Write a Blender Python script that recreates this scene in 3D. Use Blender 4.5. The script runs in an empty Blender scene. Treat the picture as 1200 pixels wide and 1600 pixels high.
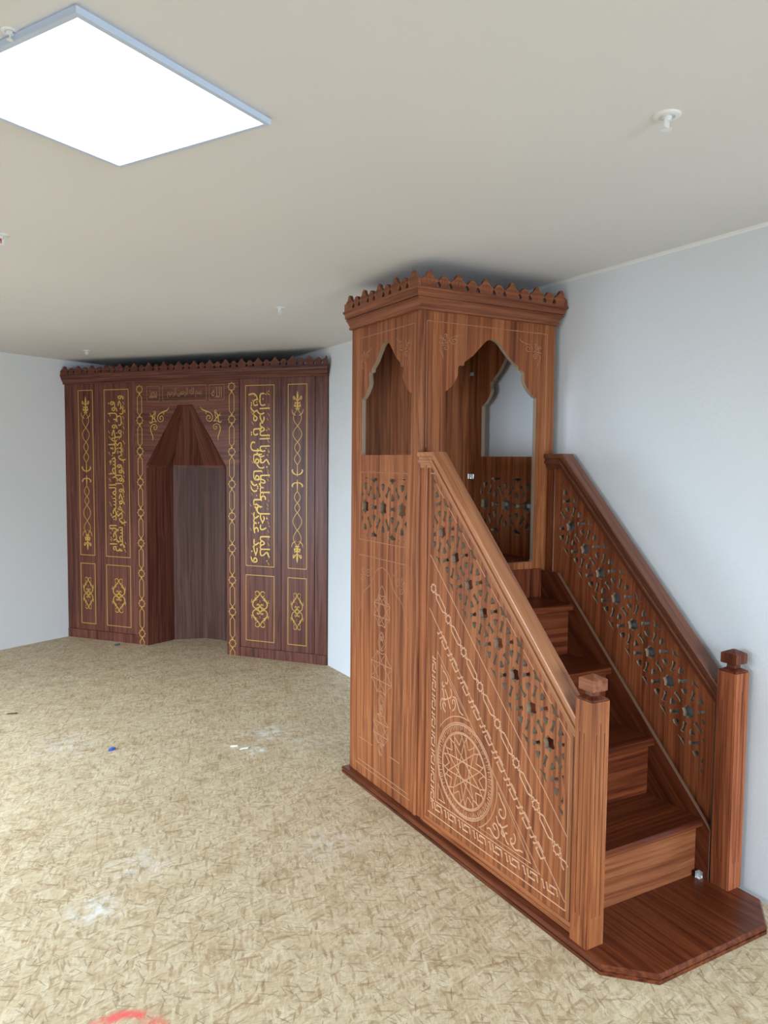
import bpy, bmesh, math, random
from mathutils import Vector, Matrix
from mathutils.geometry import tessellate_polygon
PI = math.pi
R = math.radians
random.seed(7)
SC = bpy.context.scene
COL = SC.collection

# ------------------------------------------------------------------ camera
cd = bpy.data.cameras.new('camera'); cam = bpy.data.objects.new('camera', cd); COL.objects.link(cam)
cd.sensor_fit = 'VERTICAL'; cd.sensor_height = 24.0; cd.lens = 24.0 * 1198.035 / 1600.0
cd.clip_start = 0.05; cd.clip_end = 60
YAW, PITCH, ROLL = 0.518674, 0.0666184, -0.00932536
_f = Vector((math.sin(YAW) * math.cos(PITCH), math.cos(YAW) * math.cos(PITCH), -math.sin(PITCH)))
_r = Vector((math.cos(YAW), -math.sin(YAW), 0)); _d = _f.cross(_r)
_c, _s = math.cos(ROLL), math.sin(ROLL)
_rr, _dd = _c * _r + _s * _d, -_s * _r + _c * _d
cam.matrix_world = Matrix(((_rr.x, -_dd.x, -_f.x, 0), (_rr.y, -_dd.y, -_f.y, 0), (_rr.z, -_dd.z, -_f.z, 1.6), (0, 0, 0, 1)))
SC.camera = cam
# ------------------------------------------------------------------ world, light, exposure
SC.view_settings.view_transform = 'Standard'; SC.view_settings.look = 'None'
SC.view_settings.gamma = 1.0; SC.view_settings.use_curve_mapping = False
SC.view_settings.exposure = 0.36
SC.cycles.use_denoising = True
SC.cycles.max_bounces = 10; SC.cycles.diffuse_bounces = 6
w = bpy.data.worlds.new('sky'); SC.world = w; w.use_nodes = True
w.node_tree.nodes['Background'].inputs[0].default_value = (0.75, 0.87, 1.0, 1)
w.node_tree.nodes['Background'].inputs[1].default_value = 1.0
SKY = (0.67, 0.84, 1.0)
def window_light(name, loc, rot, sx, sy, power, color=SKY):
    l = bpy.data.lights.new(name, 'AREA'); l.shape = 'RECTANGLE'; l.size = sx; l.size_y = sy
    l.energy = power; l.color = color; l.spread = R(108)
    o = bpy.data.objects.new(name, l); COL.objects.link(o); o.location = loc; o.rotation_euler = rot
    return o
# daylight through the windows of the left and back walls (area lights stand in the openings)
window_light('daylight', (-2.55, 4.35, 1.25), (R(53), 0, R(-90)), 1.6, 1.5, 98)
window_light('daylight', (-2.55, 2.15, 1.25), (R(53), 0, R(-90)), 1.9, 1.5, 50)
window_light('daylight', (-2.55, -0.25, 1.25), (R(53), 0, R(-90)), 1.9, 1.5, 7)
window_light('daylight', (1.4, -2.95, 1.2), (R(60), 0, 0), 2.0, 1.7, 128)

# ------------------------------------------------------------------ materials
def mat(name):
    m = bpy.data.materials.new(name); m.use_nodes = True
    nt = m.node_tree; b = nt.nodes['Principled BSDF']
    return m, nt, b
def plain(name, col, rough=0.5, metal=0.0, emit=None, es=0.0):
    m, nt, b = mat(name)
    b.inputs['Base Color'].default_value = (*col, 1); b.inputs['Roughness'].default_value = rough
    b.inputs['Metallic'].default_value = metal
    if emit: b.inputs['Emission Color'].default_value = (*emit, 1); b.inputs['Emission Strength'].default_value = es
    return m
def N(nt, t, **k):
    n = nt.nodes.new(t)
    for a, v in k.items():
        if a.startswith('i_'): n.inputs[int(a[2:])].default_value = v
        else: setattr(n, a, v)
    return n
def ramp(nt, stops):
    n = nt.nodes.new('ShaderNodeValToRGB'); e = n.color_ramp.elements
    while len(e) < len(stops): e.new(0.5)
    for el, (p, c) in zip(e, stops):
        el.position = p; el.color = (*c, 1) if len(c) == 3 else c
    return n
def mix(nt, a, b, fac, blend='MIX'):
    n = nt.nodes.new('ShaderNodeMix'); n.data_type = 'RGBA'; n.blend_type = blend
    L = nt.links.new
    for sock, v in ((n.inputs[0], fac), (n.inputs[6], a), (n.inputs[7], b)):
        if isinstance(v, (int, float)): sock.default_value = v
        elif isinstance(v, tuple): sock.default_value = (*v, 1)
        else: L(v, sock)
    return n.outputs[2]
def wood(name, dark, mid, light, axis='Z', rough=0.42, rot=None, coat=0.0, scale=1.0, warp=0.05):
    m, nt, b = mat(name); L = nt.links.new
    tc = N(nt, 'ShaderNodeTexCoord'); oi = N(nt, 'ShaderNodeObjectInfo')
    off = N(nt, 'ShaderNodeVectorMath', operation='MULTIPLY'); cx = N(nt, 'ShaderNodeCombineXYZ')
    for k in range(3): L(oi.outputs['Random'], cx.inputs[k])
    L(cx.outputs[0], off.inputs[0]); off.inputs[1].default_value = (17.3, 11.7, 5.9)
    add = N(nt, 'ShaderNodeVectorMath', operation='ADD')
    if rot:
        rm = N(nt, 'ShaderNodeMapping'); rm.inputs['Rotation'].default_value = rot
        L(tc.outputs['Object'], rm.inputs[0]); L(rm.outputs[0], add.inputs[0])
    else: L(tc.outputs['Object'], add.inputs[0])
    L(off.outputs[0], add.inputs[1])
    wn = N(nt, 'ShaderNodeTexNoise'); wn.inputs['Scale'].default_value = 1.6; wn.inputs['Detail'].default_value = 1
    L(add.outputs[0], wn.inputs['Vector'])
    ws = N(nt, 'ShaderNodeVectorMath', operation='SCALE'); L(wn.outputs['Color'], ws.inputs[0]); ws.inputs['Scale'].default_value = warp
    v = N(nt, 'ShaderNodeVectorMath', operation='ADD'); L(add.outputs[0], v.inputs[0]); L(ws.outputs[0], v.inputs[1])
    def layer(ac, al, det, dist=0.0):
        mp = N(nt, 'ShaderNodeMapping'); s = [ac * scale] * 3; s['XYZ'.index(axis)] = al * scale
        mp.inputs['Scale'].default_value = s; L(v.outputs[0], mp.inputs[0])
        n = N(nt, 'ShaderNodeTexNoise'); n.inputs['Scale'].default_value = 1; n.inputs['Detail'].default_value = det
        n.inputs['Roughness'].default_value = 0.6; n.inputs['Distortion'].default_value = dist
        L(mp.outputs[0], n.inputs['Vector']); return n.outputs['Fac']
    a = layer(56, 0.9, 3.5, 0.25); c = layer(13, 0.32, 2, 0.4); p = layer(210, 5, 2)
    r1 = ramp(nt, [(0.30, dark), (0.47, mid), (0.62, light), (0.74, mid)]); L(a, r1.inputs[0])
    r2 = ramp(nt, [(0.28, (0.68, 0.63, 0.6)), (0.48, (1, 1, 1)), (0.7, (1.15, 1.13, 1.08))]); L(c, r2.inputs[0])
    r3 = ramp(nt, [(0.33, (0.72, 0.68, 0.66)), (0.5, (1, 1, 1))]); L(p, r3.inputs[0])
    col = mix(nt, r1.outputs[0], r2.outputs[0], 0.85, 'MULTIPLY'); col = mix(nt, col, r3.outputs[0], 0.6, 'MULTIPLY')
    L(col, b.inputs['Base Color'])
    b.inputs['Roughness'].default_value = rough; b.inputs['Specular IOR Level'].default_value = 0.25
    b.inputs['Coat Weight'].default_value = coat; b.inputs['Coat Roughness'].default_value = 0.3
    bp = N(nt, 'ShaderNodeBump'); bp.inputs['Strength'].default_value = 0.08; bp.inputs['Distance'].default_value = 0.002
    L(p, bp.inputs['Height']); L(bp.outputs[0], b.inputs['Normal'])
    return m
LD, LM, LL = (0.105, 0.025, 0.0085), (0.215, 0.062, 0.020), (0.32, 0.110, 0.039)
M = {}
M['wood_v'] = wood('sapele_upright', LD, LM, LL, 'Z')
M['wood_x'] = wood('sapele_across', LD, LM, LL, 'X')
M['wood_y'] = wood('sapele_along', LD, LM, LL, 'Y')
SD, SM, SL = (0.12, 0.032, 0.014), (0.20, 0.062, 0.027), (0.26, 0.09, 0.04)
M['solid_x'] = wood('solid_sapele_across', SD, SM, SL, 'X')
M['solid_y'] = wood('solid_sapele_along', SD, SM, SL, 'Y')
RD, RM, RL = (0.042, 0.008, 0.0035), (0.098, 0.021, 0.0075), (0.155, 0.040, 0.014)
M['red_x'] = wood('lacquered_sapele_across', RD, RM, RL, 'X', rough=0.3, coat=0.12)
M['red_y'] = wood('lacquered_sapele_along', RD, RM, RL, 'Y', rough=0.3, coat=0.12)
M['red_v'] = wood('lacquered_sapele_upright', RD, RM, RL, 'Z', rough=0.34, coat=0.1)
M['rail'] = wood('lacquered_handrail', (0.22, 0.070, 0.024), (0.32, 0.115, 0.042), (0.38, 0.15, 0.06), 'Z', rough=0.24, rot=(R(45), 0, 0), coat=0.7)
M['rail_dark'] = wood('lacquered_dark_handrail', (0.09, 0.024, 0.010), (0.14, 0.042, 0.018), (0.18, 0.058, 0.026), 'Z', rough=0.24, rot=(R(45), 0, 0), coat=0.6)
M['red_slope'] = wood('lacquered_sapele_sloping', RD, RM, RL, 'Z', rough=0.3, rot=(R(45), 0, 0), coat=0.1)
DD, DM, DL = (0.060, 0.016, 0.011), (0.125, 0.038, 0.024), (0.18, 0.062, 0.040)
M['dark_v'] = wood('mahogany_upright', DD, DM, DL, 'Z', rough=0.4)
M['dark_x'] = wood('mahogany_across', DD, DM, DL, 'X', rough=0.4)
M['niche'] = wood('lit_grey_niche_wood', (0.062, 0.024, 0.017), (0.10, 0.043, 0.032), (0.135, 0.064, 0.048), 'Z', rough=0.42)  # mihrab wood greyed: the lit look of the back facets put into the colour
M['edge'] = plain('routed_board_edge', (0.33, 0.24, 0.16), 0.55)
M['groove'] = plain('routed_groove', (0.55, 0.32, 0.19), 0.6)
M['groove_soft'] = plain('stained_groove', (0.43, 0.215, 0.115), 0.55)
M['edge_brown'] = plain('stained_board_edge', (0.12, 0.06, 0.035), 0.5)
M['first_riser'] = wood('sapele_riser', (0.10, 0.026, 0.010), (0.175, 0.052, 0.019), (0.235, 0.080, 0.032), 'X')
M['wood_red_v'] = wood('reddish_sapele_upright', (0.12, 0.028, 0.010), (0.25, 0.066, 0.024), (0.34, 0.105, 0.040), 'Z')
M['gold'] = plain('gold_paint', (0.60, 0.36, 0.075), 0.42, 0.25)
M['gold_dull'] = plain('dull_gold_paint', (0.30, 0.165, 0.06), 0.5, 0.15)
M['chrome'] = plain('bracket_metal', (0.72, 0.72, 0.72), 0.25, 0.9)
M['white'] = plain('white_enamel', (0.75, 0.75, 0.74), 0.35)
M['frame'] = plain('light_frame', (0.52, 0.60, 0.74), 0.4)
M['glass_bulb'] = plain('red_glass_bulb', (0.45, 0.03, 0.05), 0.15)
M['led'] = plain('led_diffuser', (0.9, 0.9, 0.9), 0.5, 0.0, (0.93, 0.96, 1.0), 2.4)
M['blue'] = plain('blue_plastic', (0.03, 0.09, 0.42), 0.4)
M['paper'] = plain('white_paper', (0.82, 0.82, 0.80), 0.7)
M['chip'] = plain('dark_wood_chip', (0.09, 0.06, 0.035), 0.8)
M['grey_scrap'] = plain('grey_blue_scrap', (0.10, 0.13, 0.18), 0.6)
M['caulk'] = plain('white_caulk', (0.74, 0.73, 0.70), 0.5)

def paint(name, col, bump=0.25, sc=120, rough=0.75):
    m, nt, b = mat(name); L = nt.links.new
    tc = N(nt, 'ShaderNodeTexCoord')
    n = N(nt, 'ShaderNodeTexNoise'); n.inputs['Scale'].default_value = sc; n.inputs['Detail'].default_value = 3
    L(tc.outputs['Object'], n.inputs['Vector'])
    n2 = N(nt, 'ShaderNodeTexNoise'); n2.inputs['Scale'].default_value = 0.8; L(tc.outputs['Object'], n2.inputs['Vector'])
    r = ramp(nt, [(0.3, tuple(c * 0.97 for c in col)), (0.7, tuple(min(1, c * 1.02) for c in col))]); L(n2.outputs['Fac'], r.inputs[0])
    L(r.outputs[0], b.inputs['Base Color']); b.inputs['Roughness'].default_value = rough
    bp = N(nt, 'ShaderNodeBump'); bp.inputs['Strength'].default_value = bump; bp.inputs['Distance'].default_value = 0.002
    L(n.outputs['Fac'], bp.inputs['Height']); L(bp.outputs[0], b.inputs['Normal'])
    return m
M['wall'] = paint('textured_white_wallpaper', (0.66, 0.67, 0.685), 0.35, 110)
M['wall_smooth'] = paint('white_wall_paint', (0.71, 0.71, 0.715), 0.08, 60)
M['ceiling'] = paint('white_ceiling_paint', (0.69, 0.67, 0.66), 0.05, 60)

def osb():
    m, nt, b = mat('oriented_strand_board'); L = nt.links.new
    tc = N(nt, 'ShaderNodeTexCoord')
    wn = N(nt, 'ShaderNodeTexNoise'); wn.inputs['Scale'].default_value = 9; wn.inputs['Detail'].default_value = 3
    L(tc.outputs['Object'], wn.inputs['Vector'])
    sub = N(nt, 'ShaderNodeVectorMath', operation='SUBTRACT'); L(wn.outputs['Color'], sub.inputs[0]); sub.inputs[1].default_value = (0.5, 0.5, 0.5)
    sc = N(nt, 'ShaderNodeVectorMath', operation='SCALE'); L(sub.outputs[0], sc.inputs[0]); sc.inputs['Scale'].default_value = 0.008
    v = N(nt, 'ShaderNodeVectorMath', operation='ADD'); L(tc.outputs['Object'], v.inputs[0]); L(sc.outputs[0], v.inputs[1])
    tone = ramp(nt, [(0.0, (0.42, 0.295, 0.155)), (0.3, (0.56, 0.43, 0.25)), (0.62, (0.68, 0.55, 0.355)), (0.92, (0.76, 0.655, 0.465)), (1.0, (0.40, 0.25, 0.12))])
    bn = N(nt, 'ShaderNodeTexNoise'); bn.inputs['Scale'].default_value = 30; bn.inputs['Detail'].default_value = 4; L(v.outputs[0], bn.inputs['Vector'])
    br = ramp(nt, [(0.3, (0.55, 0.42, 0.25)), (0.6, (0.68, 0.56, 0.37))]); L(bn.outputs['Fac'], br.inputs[0])
    col = br.outputs[0]
    hts = None
    lay = [(12, 10, 42, 0.30), (75, 9, 40, 0.40), (-38, 13, 55, 0.42), (41, 11, 48, 0.45), (100, 15, 80, 0.55), (-15, 9, 60, 0.5), (-70, 14, 62, 0.5)]
    for k, (ang, sx, sy, thr) in enumerate(lay):
        mp = N(nt, 'ShaderNodeMapping'); mp.vector_type = 'POINT'
        mp.inputs['Rotation'].default_value = (0, 0, R(ang)); mp.inputs['Location'].default_value = (3.1 * k, 1.7 * k, 0)
        L(v.outputs[0], mp.inputs[0])
        m2 = N(nt, 'ShaderNodeMapping'); m2.inputs['Scale'].default_value = (sx * 1.25, sy * 1.45, 0); L(mp.outputs[0], m2.inputs[0])
        vo = N(nt, 'ShaderNodeTexVoronoi'); vo.voronoi_dimensions = '2D'; vo.inputs['Scale'].default_value = 1; vo.inputs['Randomness'].default_value = 1
        L(m2.outputs[0], vo.inputs['Vector'])
        sp = N(nt, 'ShaderNodeSeparateColor'); L(vo.outputs['Color'], sp.inputs[0])
        tr = ramp(nt, [(0.0, (0.38, 0.25, 0.125)), (0.09, (0.49, 0.355, 0.195)), (0.32, (0.61, 0.475, 0.285)), (0.7, (0.71, 0.585, 0.385)), (1.0, (0.80, 0.70, 0.50))])
        L(sp.outputs[0], tr.inputs[0])
        th = N(nt, 'ShaderNodeMath', operation='GREATER_THAN'); L(sp.outputs[1], th.inputs[0]); th.inputs[1].default_value = thr
        edge = ramp(nt, [(0.42, (1, 1, 1)), (0.62, (0, 0, 0))]); L(vo.outputs['Distance'], edge.inputs[0])
        fm = N(nt, 'ShaderNodeMath', operation='MULTIPLY'); L(th.outputs[0], fm.inputs[0]); L(edge.outputs[0], fm.inputs[1])
        f2 = N(nt, 'ShaderNodeMath', operation='MULTIPLY'); L(fm.outputs[0], f2.inputs[0]); f2.inputs[1].default_value = 0.66
        col = mix(nt, col, tr.outputs[0], f2.outputs[0])
    # dark splinters
    for k, (ang, sx, sy, thr, c) in enumerate([(33, 13, 120, 0.95, (0.30, 0.20, 0.105)), (-12, 15, 150, 0.95, (0.33, 0.22, 0.12)), (-58, 18, 170, 0.965, (0.22, 0.145, 0.08)), (88, 17, 150, 0.965, (0.30, 0.24, 0.165)), (8, 9, 60, 0.982, (0.36, 0.20, 0.09)), (62, 20, 260, .97, (.13, .09, .055))]):
        mp = N(nt, 'ShaderNodeMapping'); mp.inputs['Rotation'].default_value = (0, 0, R(ang)); mp.inputs['Location'].default_value = (9.1 * k, 4.7 * k, 0)
        L(v.outputs[0], mp.inputs[0])
        m2 = N(nt, 'ShaderNodeMapping'); m2.inputs['Scale'].default_value = (sx, sy, 0); L(mp.outputs[0], m2.inputs[0])
        vo = N(nt, 'ShaderNodeTexVoronoi'); vo.voronoi_dimensions = '2D'; vo.inputs['Scale'].default_value = 1; L(m2.outputs[0], vo.inputs['Vector'])
        sp = N(nt, 'ShaderNodeSeparateColor'); L(vo.outputs['Color'], sp.inputs[0])
        th = N(nt, 'ShaderNodeMath', operation='GREATER_THAN'); L(sp.outputs[2], th.inputs[0]); th.inputs[1].default_value = thr
        edge = ramp(nt, [(0.3, (1, 1, 1)), (0.45, (0, 0, 0))]); L(vo.outputs['Distance'], edge.inputs[0])
        fm = N(nt, 'ShaderNodeMath', operation='MULTIPLY'); L(th.outputs[0], fm.inputs[0]); L(edge.outputs[0], fm.inputs[1])
        f2 = N(nt, 'ShaderNodeMath', operation='MULTIPLY'); L(fm.outputs[0], f2.inputs[0]); f2.inputs[1].default_value = 0.55
        col = mix(nt, col, c, f2.outputs[0])
    for ang, sx, sy, k in ((14, 22, 260, .55), (-52, 26, 300, .5)):
        mp = N(nt, 'ShaderNodeMapping'); mp.inputs['Rotation'].default_value = (0, 0, R(ang)); L(v.outputs[0], mp.inputs[0])
        m2 = N(nt, 'ShaderNodeMapping'); m2.inputs['Scale'].default_value = (sx, sy, 1); L(mp.outputs[0], m2.inputs[0])
        fn = N(nt, 'ShaderNodeTexNoise'); fn.inputs['Scale'].default_value = 1; fn.inputs['Detail'].default_value = 3; L(m2.outputs[0], fn.inputs['Vector'])
        fr = ramp(nt, [(0.30, (0.62, 0.54, 0.44)), (0.46, (1, 1, 1)), (0.7, (1.08, 1.08, 1.08))]); L(fn.outputs['Fac'], fr.inputs[0])
        col = mix(nt, col, fr.outputs[0], k, 'MULTIPLY')
    bl = N(nt, 'ShaderNodeTexNoise'); bl.inputs['Scale'].default_value = 7; bl.inputs['Detail'].default_value = 4; L(tc.outputs['Object'], bl.inputs['Vector'])
    blr = ramp(nt, [(0.3, (0.86, 0.82, 0.76)), (0.5, (1, 1, 1)), (0.75, (1.06, 1.06, 1.06))]); L(bl.outputs['Fac'], blr.inputs[0])
    col = mix(nt, col, blr.outputs[0], 0.9, 'MULTIPLY')
    col = mix(nt, col, (0.80, 0.775, 0.765), 1.0, 'MULTIPLY')
    # white plaster smudges at their own places, and the red sprayed ring
    nz = N(nt, 'ShaderNodeTexNoise'); nz.inputs['Scale'].default_value = 22; nz.inputs['Detail'].default_value = 5; L(tc.outputs['Object'], nz.inputs['Vector'])
    def near(p, r, ring=None):
        ds = N(nt, 'ShaderNodeVectorMath', operation='DISTANCE'); L(tc.outputs['Object'], ds.inputs[0]); ds.inputs[1].default_value = (*p, 0)
        if ring is not None:
            a = N(nt, 'ShaderNodeMath', operation='SUBTRACT'); L(ds.outputs['Value'], a.inputs[0]); a.inputs[1].default_value = ring
            a2 = N(nt, 'ShaderNodeMath', operation='ABSOLUTE'); L(a.outputs[0], a2.inputs[0]); o = a2.outputs[0]
        else: o = ds.outputs['Value']
        mr = N(nt, 'ShaderNodeMapRange'); L(o, mr.inputs[0]); mr.inputs[1].default_value = r; mr.inputs[2].default_value = r * 0.25
        return mr.outputs[0]
    for p, r, s in (((1.62, 4.16), 0.16, 0.55), ((1.45, 3.93), 0.07, 0.9), ((0.42, 2.78), 0.12, 0.6), ((0.64, 3.02), 0.16, 0.35), ((1.35, 2.80), 0.18, 0.3), ((0.55, 4.5), 0.25, 0.25), ((1.72, 3.9), 0.14, 0.3)):
        a = N(nt, 'ShaderNodeMath', operation='MULTIPLY'); L(near(p, r), a.inputs[0])
        nr = ramp(nt, [(0.42, (0, 0, 0)), (0.62, (1, 1, 1))]); L(nz.outputs['Fac'], nr.inputs[0]); L(nr.outputs[0], a.inputs[1])
        a2 = N(nt, 'ShaderNodeMath', operation='MULTIPLY'); L(a.outputs[0], a2.inputs[0]); a2.inputs[1].default_value = s
        col = mix(nt, col, (0.78, 0.77, 0.75), a2.outputs[0])
    a = N(nt, 'ShaderNodeMath', operation='MULTIPLY'); L(near((0.375, 2.085), 0.03, 0.112), a.inputs[0])
    nr = ramp(nt, [(0.36, (0.15, 0.15, 0.15)), (0.58, (1, 1, 1))]); L(nz.outputs['Fac'], nr.inputs[0]); L(nr.outputs[0], a.inputs[1])
    col = mix(nt, col, (0.72, 0.12, 0.10), a.outputs[0])
    L(col, b.inputs['Base Color']); b.inputs['Roughness'].default_value = 0.62
    bp = N(nt, 'ShaderNodeBump'); bp.inputs['Strength'].default_value = 0.15; bp.inputs['Distance'].default_value = 0.003
    L(bn.outputs['Fac'], bp.inputs['Height']); L(bp.outputs[0], b.inputs['Normal'])
    return m
M['osb'] = osb()

# ------------------------------------------------------------------ builders
def link(name, me, mats, parent=None, loc=(0, 0, 0), rotz=0):
    o = bpy.data.objects.new(name, me); COL.objects.link(o)
    for m in (mats if isinstance(mats, (list, tuple)) else [mats]): me.materials.append(m)
    if parent: o.parent = parent
    o.location = loc; o.rotation_euler = (0, 0, rotz)
    return o
def from_bm(name, bm, mats, parent=None, loc=(0, 0, 0), recalc=True, smooth=False):
    if recalc: bmesh.ops.recalc_face_normals(bm, faces=bm.faces)
    me = bpy.data.meshes.new(name); bm.to_mesh(me); bm.free()
    if smooth:
        for p in me.polygons: p.use_smooth = True
    return link(name, me, mats, parent, loc)
def thing(name, label, cat, loc=(0, 0, 0), rotz=0, group=None):
    o = bpy.data.objects.new(name, None); COL.objects.link(o); o.empty_display_size = 0.1
    o.location = loc; o.rotation_euler = (0, 0, rotz); o['label'] = label; o['category'] = cat
    if group: o['group'] = group
    return o
def tag(o, label, cat, group=None):
    o['label'] = label; o['category'] = cat
    if group: o['group'] = group
    return o
def struct(o):
    o['kind'] = 'structure'; return o
def bm_box(bm, a, b, bevel=0.0):
    r = bmesh.ops.create_cube(bm, size=1.0)
    for v in r['verts']:
        v.co = Vector([(a[k] + b[k]) / 2 + v.co[k] * (b[k] - a[k]) for k in range(3)])
    if bevel:
        es = {e for v in r['verts'] for e in v.link_edges}
        bmesh.ops.bevel(bm, geom=list(es), offset=bevel, segments=2, affect='EDGES', profile=0.5)
def box(name, a, b, m, parent=None, bevel=0.002):
    bm = bmesh.new(); bm_box(bm, a, b, bevel); return from_bm(name, bm, m, parent)
def prism(name, pts, f, t, m, parent=None, bevel=0.0):
    """2D outline pts mapped by f(a, b, c); thickness c from 0 to t."""
    bm = bmesh.new(); n = len(pts)
    lo = [bm.verts.new(f(a, b, 0)) for a, b in pts]; hi = [bm.verts.new(f(a, b, t)) for a, b in pts]
    bm.faces.new(lo); bm.faces.new(hi)
    for i in range(n): bm.faces.new((lo[i], lo[(i + 1) % n], hi[(i + 1) % n], hi[i]))
    if bevel: bmesh.ops.bevel(bm, geom=bm.edges[:], offset=bevel, segments=1, affect='EDGES')
    return from_bm(name, bm, m, parent)
def area2(p):
    return 0.5 * sum(p[i][0] * p[(i + 1) % len(p)][1] - p[(i + 1) % len(p)][0] * p[i][1] for i in range(len(p)))
def clip(poly, edges):
    """Sutherland-Hodgman against half planes (nx, ny, c): keep nx*x+ny*y<=c."""
    for nx, ny, c in edges:
        out = []
        for i in range(len(poly)):
            p, q = poly[i], poly[(i + 1) % len(poly)]
            dp, dq = nx * p[0] + ny * p[1] - c, nx * q[0] + ny * q[1] - c
            if dp <= 0: out.append(p)
            if (dp < 0 < dq) or (dq < 0 < dp):
                t = dp / (dp - dq); out.append((p[0] + t * (q[0] - p[0]), p[1] + t * (q[1] - p[1])))
        poly = out
        if len(poly) < 3: return []
    o = [poly[0]]
    for p in poly[1:]:
        if abs(p[0] - o[-1][0]) + abs(p[1] - o[-1][1]) > 1e-4: o.append(p)
    if len(o) > 2 and abs(o[0][0] - o[-1][0]) + abs(o[0][1] - o[-1][1]) < 1e-4: o.pop()
    return o if len(o) > 2 and abs(area2(o)) > 6e-6 else []
def plate_bm(outer, holes, t):
    """Flat plate with holes, front at c=0, back at c=t. Side faces get material 1."""
    bm = bmesh.new()
    loops = [outer if area2(outer) > 0 else outer[::-1]] + [h if area2(h) < 0 else h[::-1] for h in holes]
    flat = [p for l in loops for p in l]
    F = [bm.verts.new((p[0], p[1], 0)) for p in flat]; B = [bm.verts.new((p[0], p[1], t)) for p in flat]
    tris = tessellate_polygon([[Vector((p[0], p[1], 0)) for p in l] for l in loops])
    for a, b, c in tris:
        pa, pb, pc = flat[a], flat[b], flat[c]
        ar = (pb[0] - pa[0]) * (pc[1] - pa[1]) - (pc[0] - pa[0]) * (pb[1] - pa[1])
        if ar < 0: b, c = c, b
        try:
            bm.faces.new((F[a], F[c], F[b])); bm.faces.new((B[a], B[b], B[c]))
        except ValueError: pass
    k = 0
    for l in loops:
        n = len(l)
        for i in range(n):
            j = (i + 1) % n
            f = bm.faces.new((F[k + i], F[k + j], B[k + j], B[k + i])); f.material_index = 1
        k += n
    return bm
def strokes_bm(bm, lines, w, h0, h1, closed=False, tri=False):
    """Polylines -> closed prisms. Each line: list of (a,b) or (a,b,width). h0 = base height, h1 = top height (c axis)."""
    for ln in lines:
        cl = closed
        if isinstance(ln, tuple) and ln[0] == 'closed': cl, ln = True, ln[1]
        pts = [ln[0]]
        for p in ln[1:]:
            if math.hypot(p[0] - pts[-1][0], p[1] - pts[-1][1]) > 2e-4: pts.append(p)
        if cl and math.hypot(pts[0][0] - pts[-1][0], pts[0][1] - pts[-1][1]) < 2e-4: pts.pop()
        n = len(pts)
        if n < 2: continue
        rows = []
        for i in range(n):
            p = pts[i]
            a = pts[i - 1] if (i > 0 or cl) else None; b = pts[(i + 1) % n] if (i < n - 1 or cl) else None
            ds = []
            if a: d = (p[0] - a[0], p[1] - a[1]); l = math.hypot(*d); ds.append((d[0] / l, d[1] / l))
            if b: d = (b[0] - p[0], b[1] - p[1]); l = math.hypot(*d); ds.append((d[0] / l, d[1] / l))
            if len(ds) == 2:
                t = (ds[0][0] + ds[1][0], ds[0][1] + ds[1][1]); l = math.hypot(*t)
                if l < 0.3: t, s = ds[0], 1.0
                else: t = (t[0] / l, t[1] / l); s = min(2.0, 1 / max(0.4, t[0] * ds[0][0] + t[1] * ds[0][1]))
            else: t, s = ds[0], 1.0
            hw = (p[2] if len(p) > 2 else w) / 2 * s
            nx, ny = -t[1] * hw, t[0] * hw
            k = 0.55
            if tri: rows.append([bm.verts.new((p[0] - nx, p[1] - ny, h0)), bm.verts.new((p[0], p[1], h1)), bm.verts.new((p[0] + nx, p[1] + ny, h0))])
            else: rows.append([bm.verts.new((p[0] - nx, p[1] - ny, h0)), bm.verts.new((p[0] - k * nx, p[1] - k * ny, h1)), bm.verts.new((p[0] + k * nx, p[1] + k * ny, h1)), bm.verts.new((p[0] + nx, p[1] + ny, h0))])
        m = len(rows[0])
        for i in range(n if cl else n - 1):
            r, q = rows[i], rows[(i + 1) % n]
            for j in range(m): bm.faces.new((r[j], r[(j + 1) % m], q[(j + 1) % m], q[j]))
        if not cl: bm.faces.new(rows[0][::-1]); bm.faces.new(rows[-1])
def map_bm(bm, f):
    for v in bm.verts: v.co = Vector(f(*v.co))
def relief(name, lines, w, h, f, m, parent, sink=0.0008, closed=False):
    bm = bmesh.new(); strokes_bm(bm, lines, w, sink, -h, closed); map_bm(bm, f)
    return from_bm(name, bm, m, parent)
def seg_dist(a, b, c, d):
    def pd(p, q, r):
        vx, vy = r[0] - q[0], r[1] - q[1]; L2 = vx * vx + vy * vy
        t = max(0, min(1, ((p[0] - q[0]) * vx + (p[1] - q[1]) * vy) / L2)) if L2 else 0
        return math.hypot(p[0] - q[0] - t * vx, p[1] - q[1] - t * vy)
    def side(p, q, r): return (q[0] - p[0]) * (r[1] - p[1]) - (q[1] - p[1]) * (r[0] - p[0])
    if side(a, b, c) * side(a, b, d) < 0 and side(c, d, a) * side(c, d, b) < 0: return 0.0
    return min(pd(a, c, d), pd(b, c, d), pd(c, a, b), pd(d, a, b))
def thin(l, gap=.0016):
    cl = isinstance(l, tuple); p = l[1] if cl else l; o = [p[0]]
    for q in p[1:]:
        if math.hypot(q[0] - o[-1][0], q[1] - o[-1][1]) > gap: o.append(q)
    if len(o) < 2: o = [p[0], p[-1]]
    return ('closed', o) if cl else o
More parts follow.
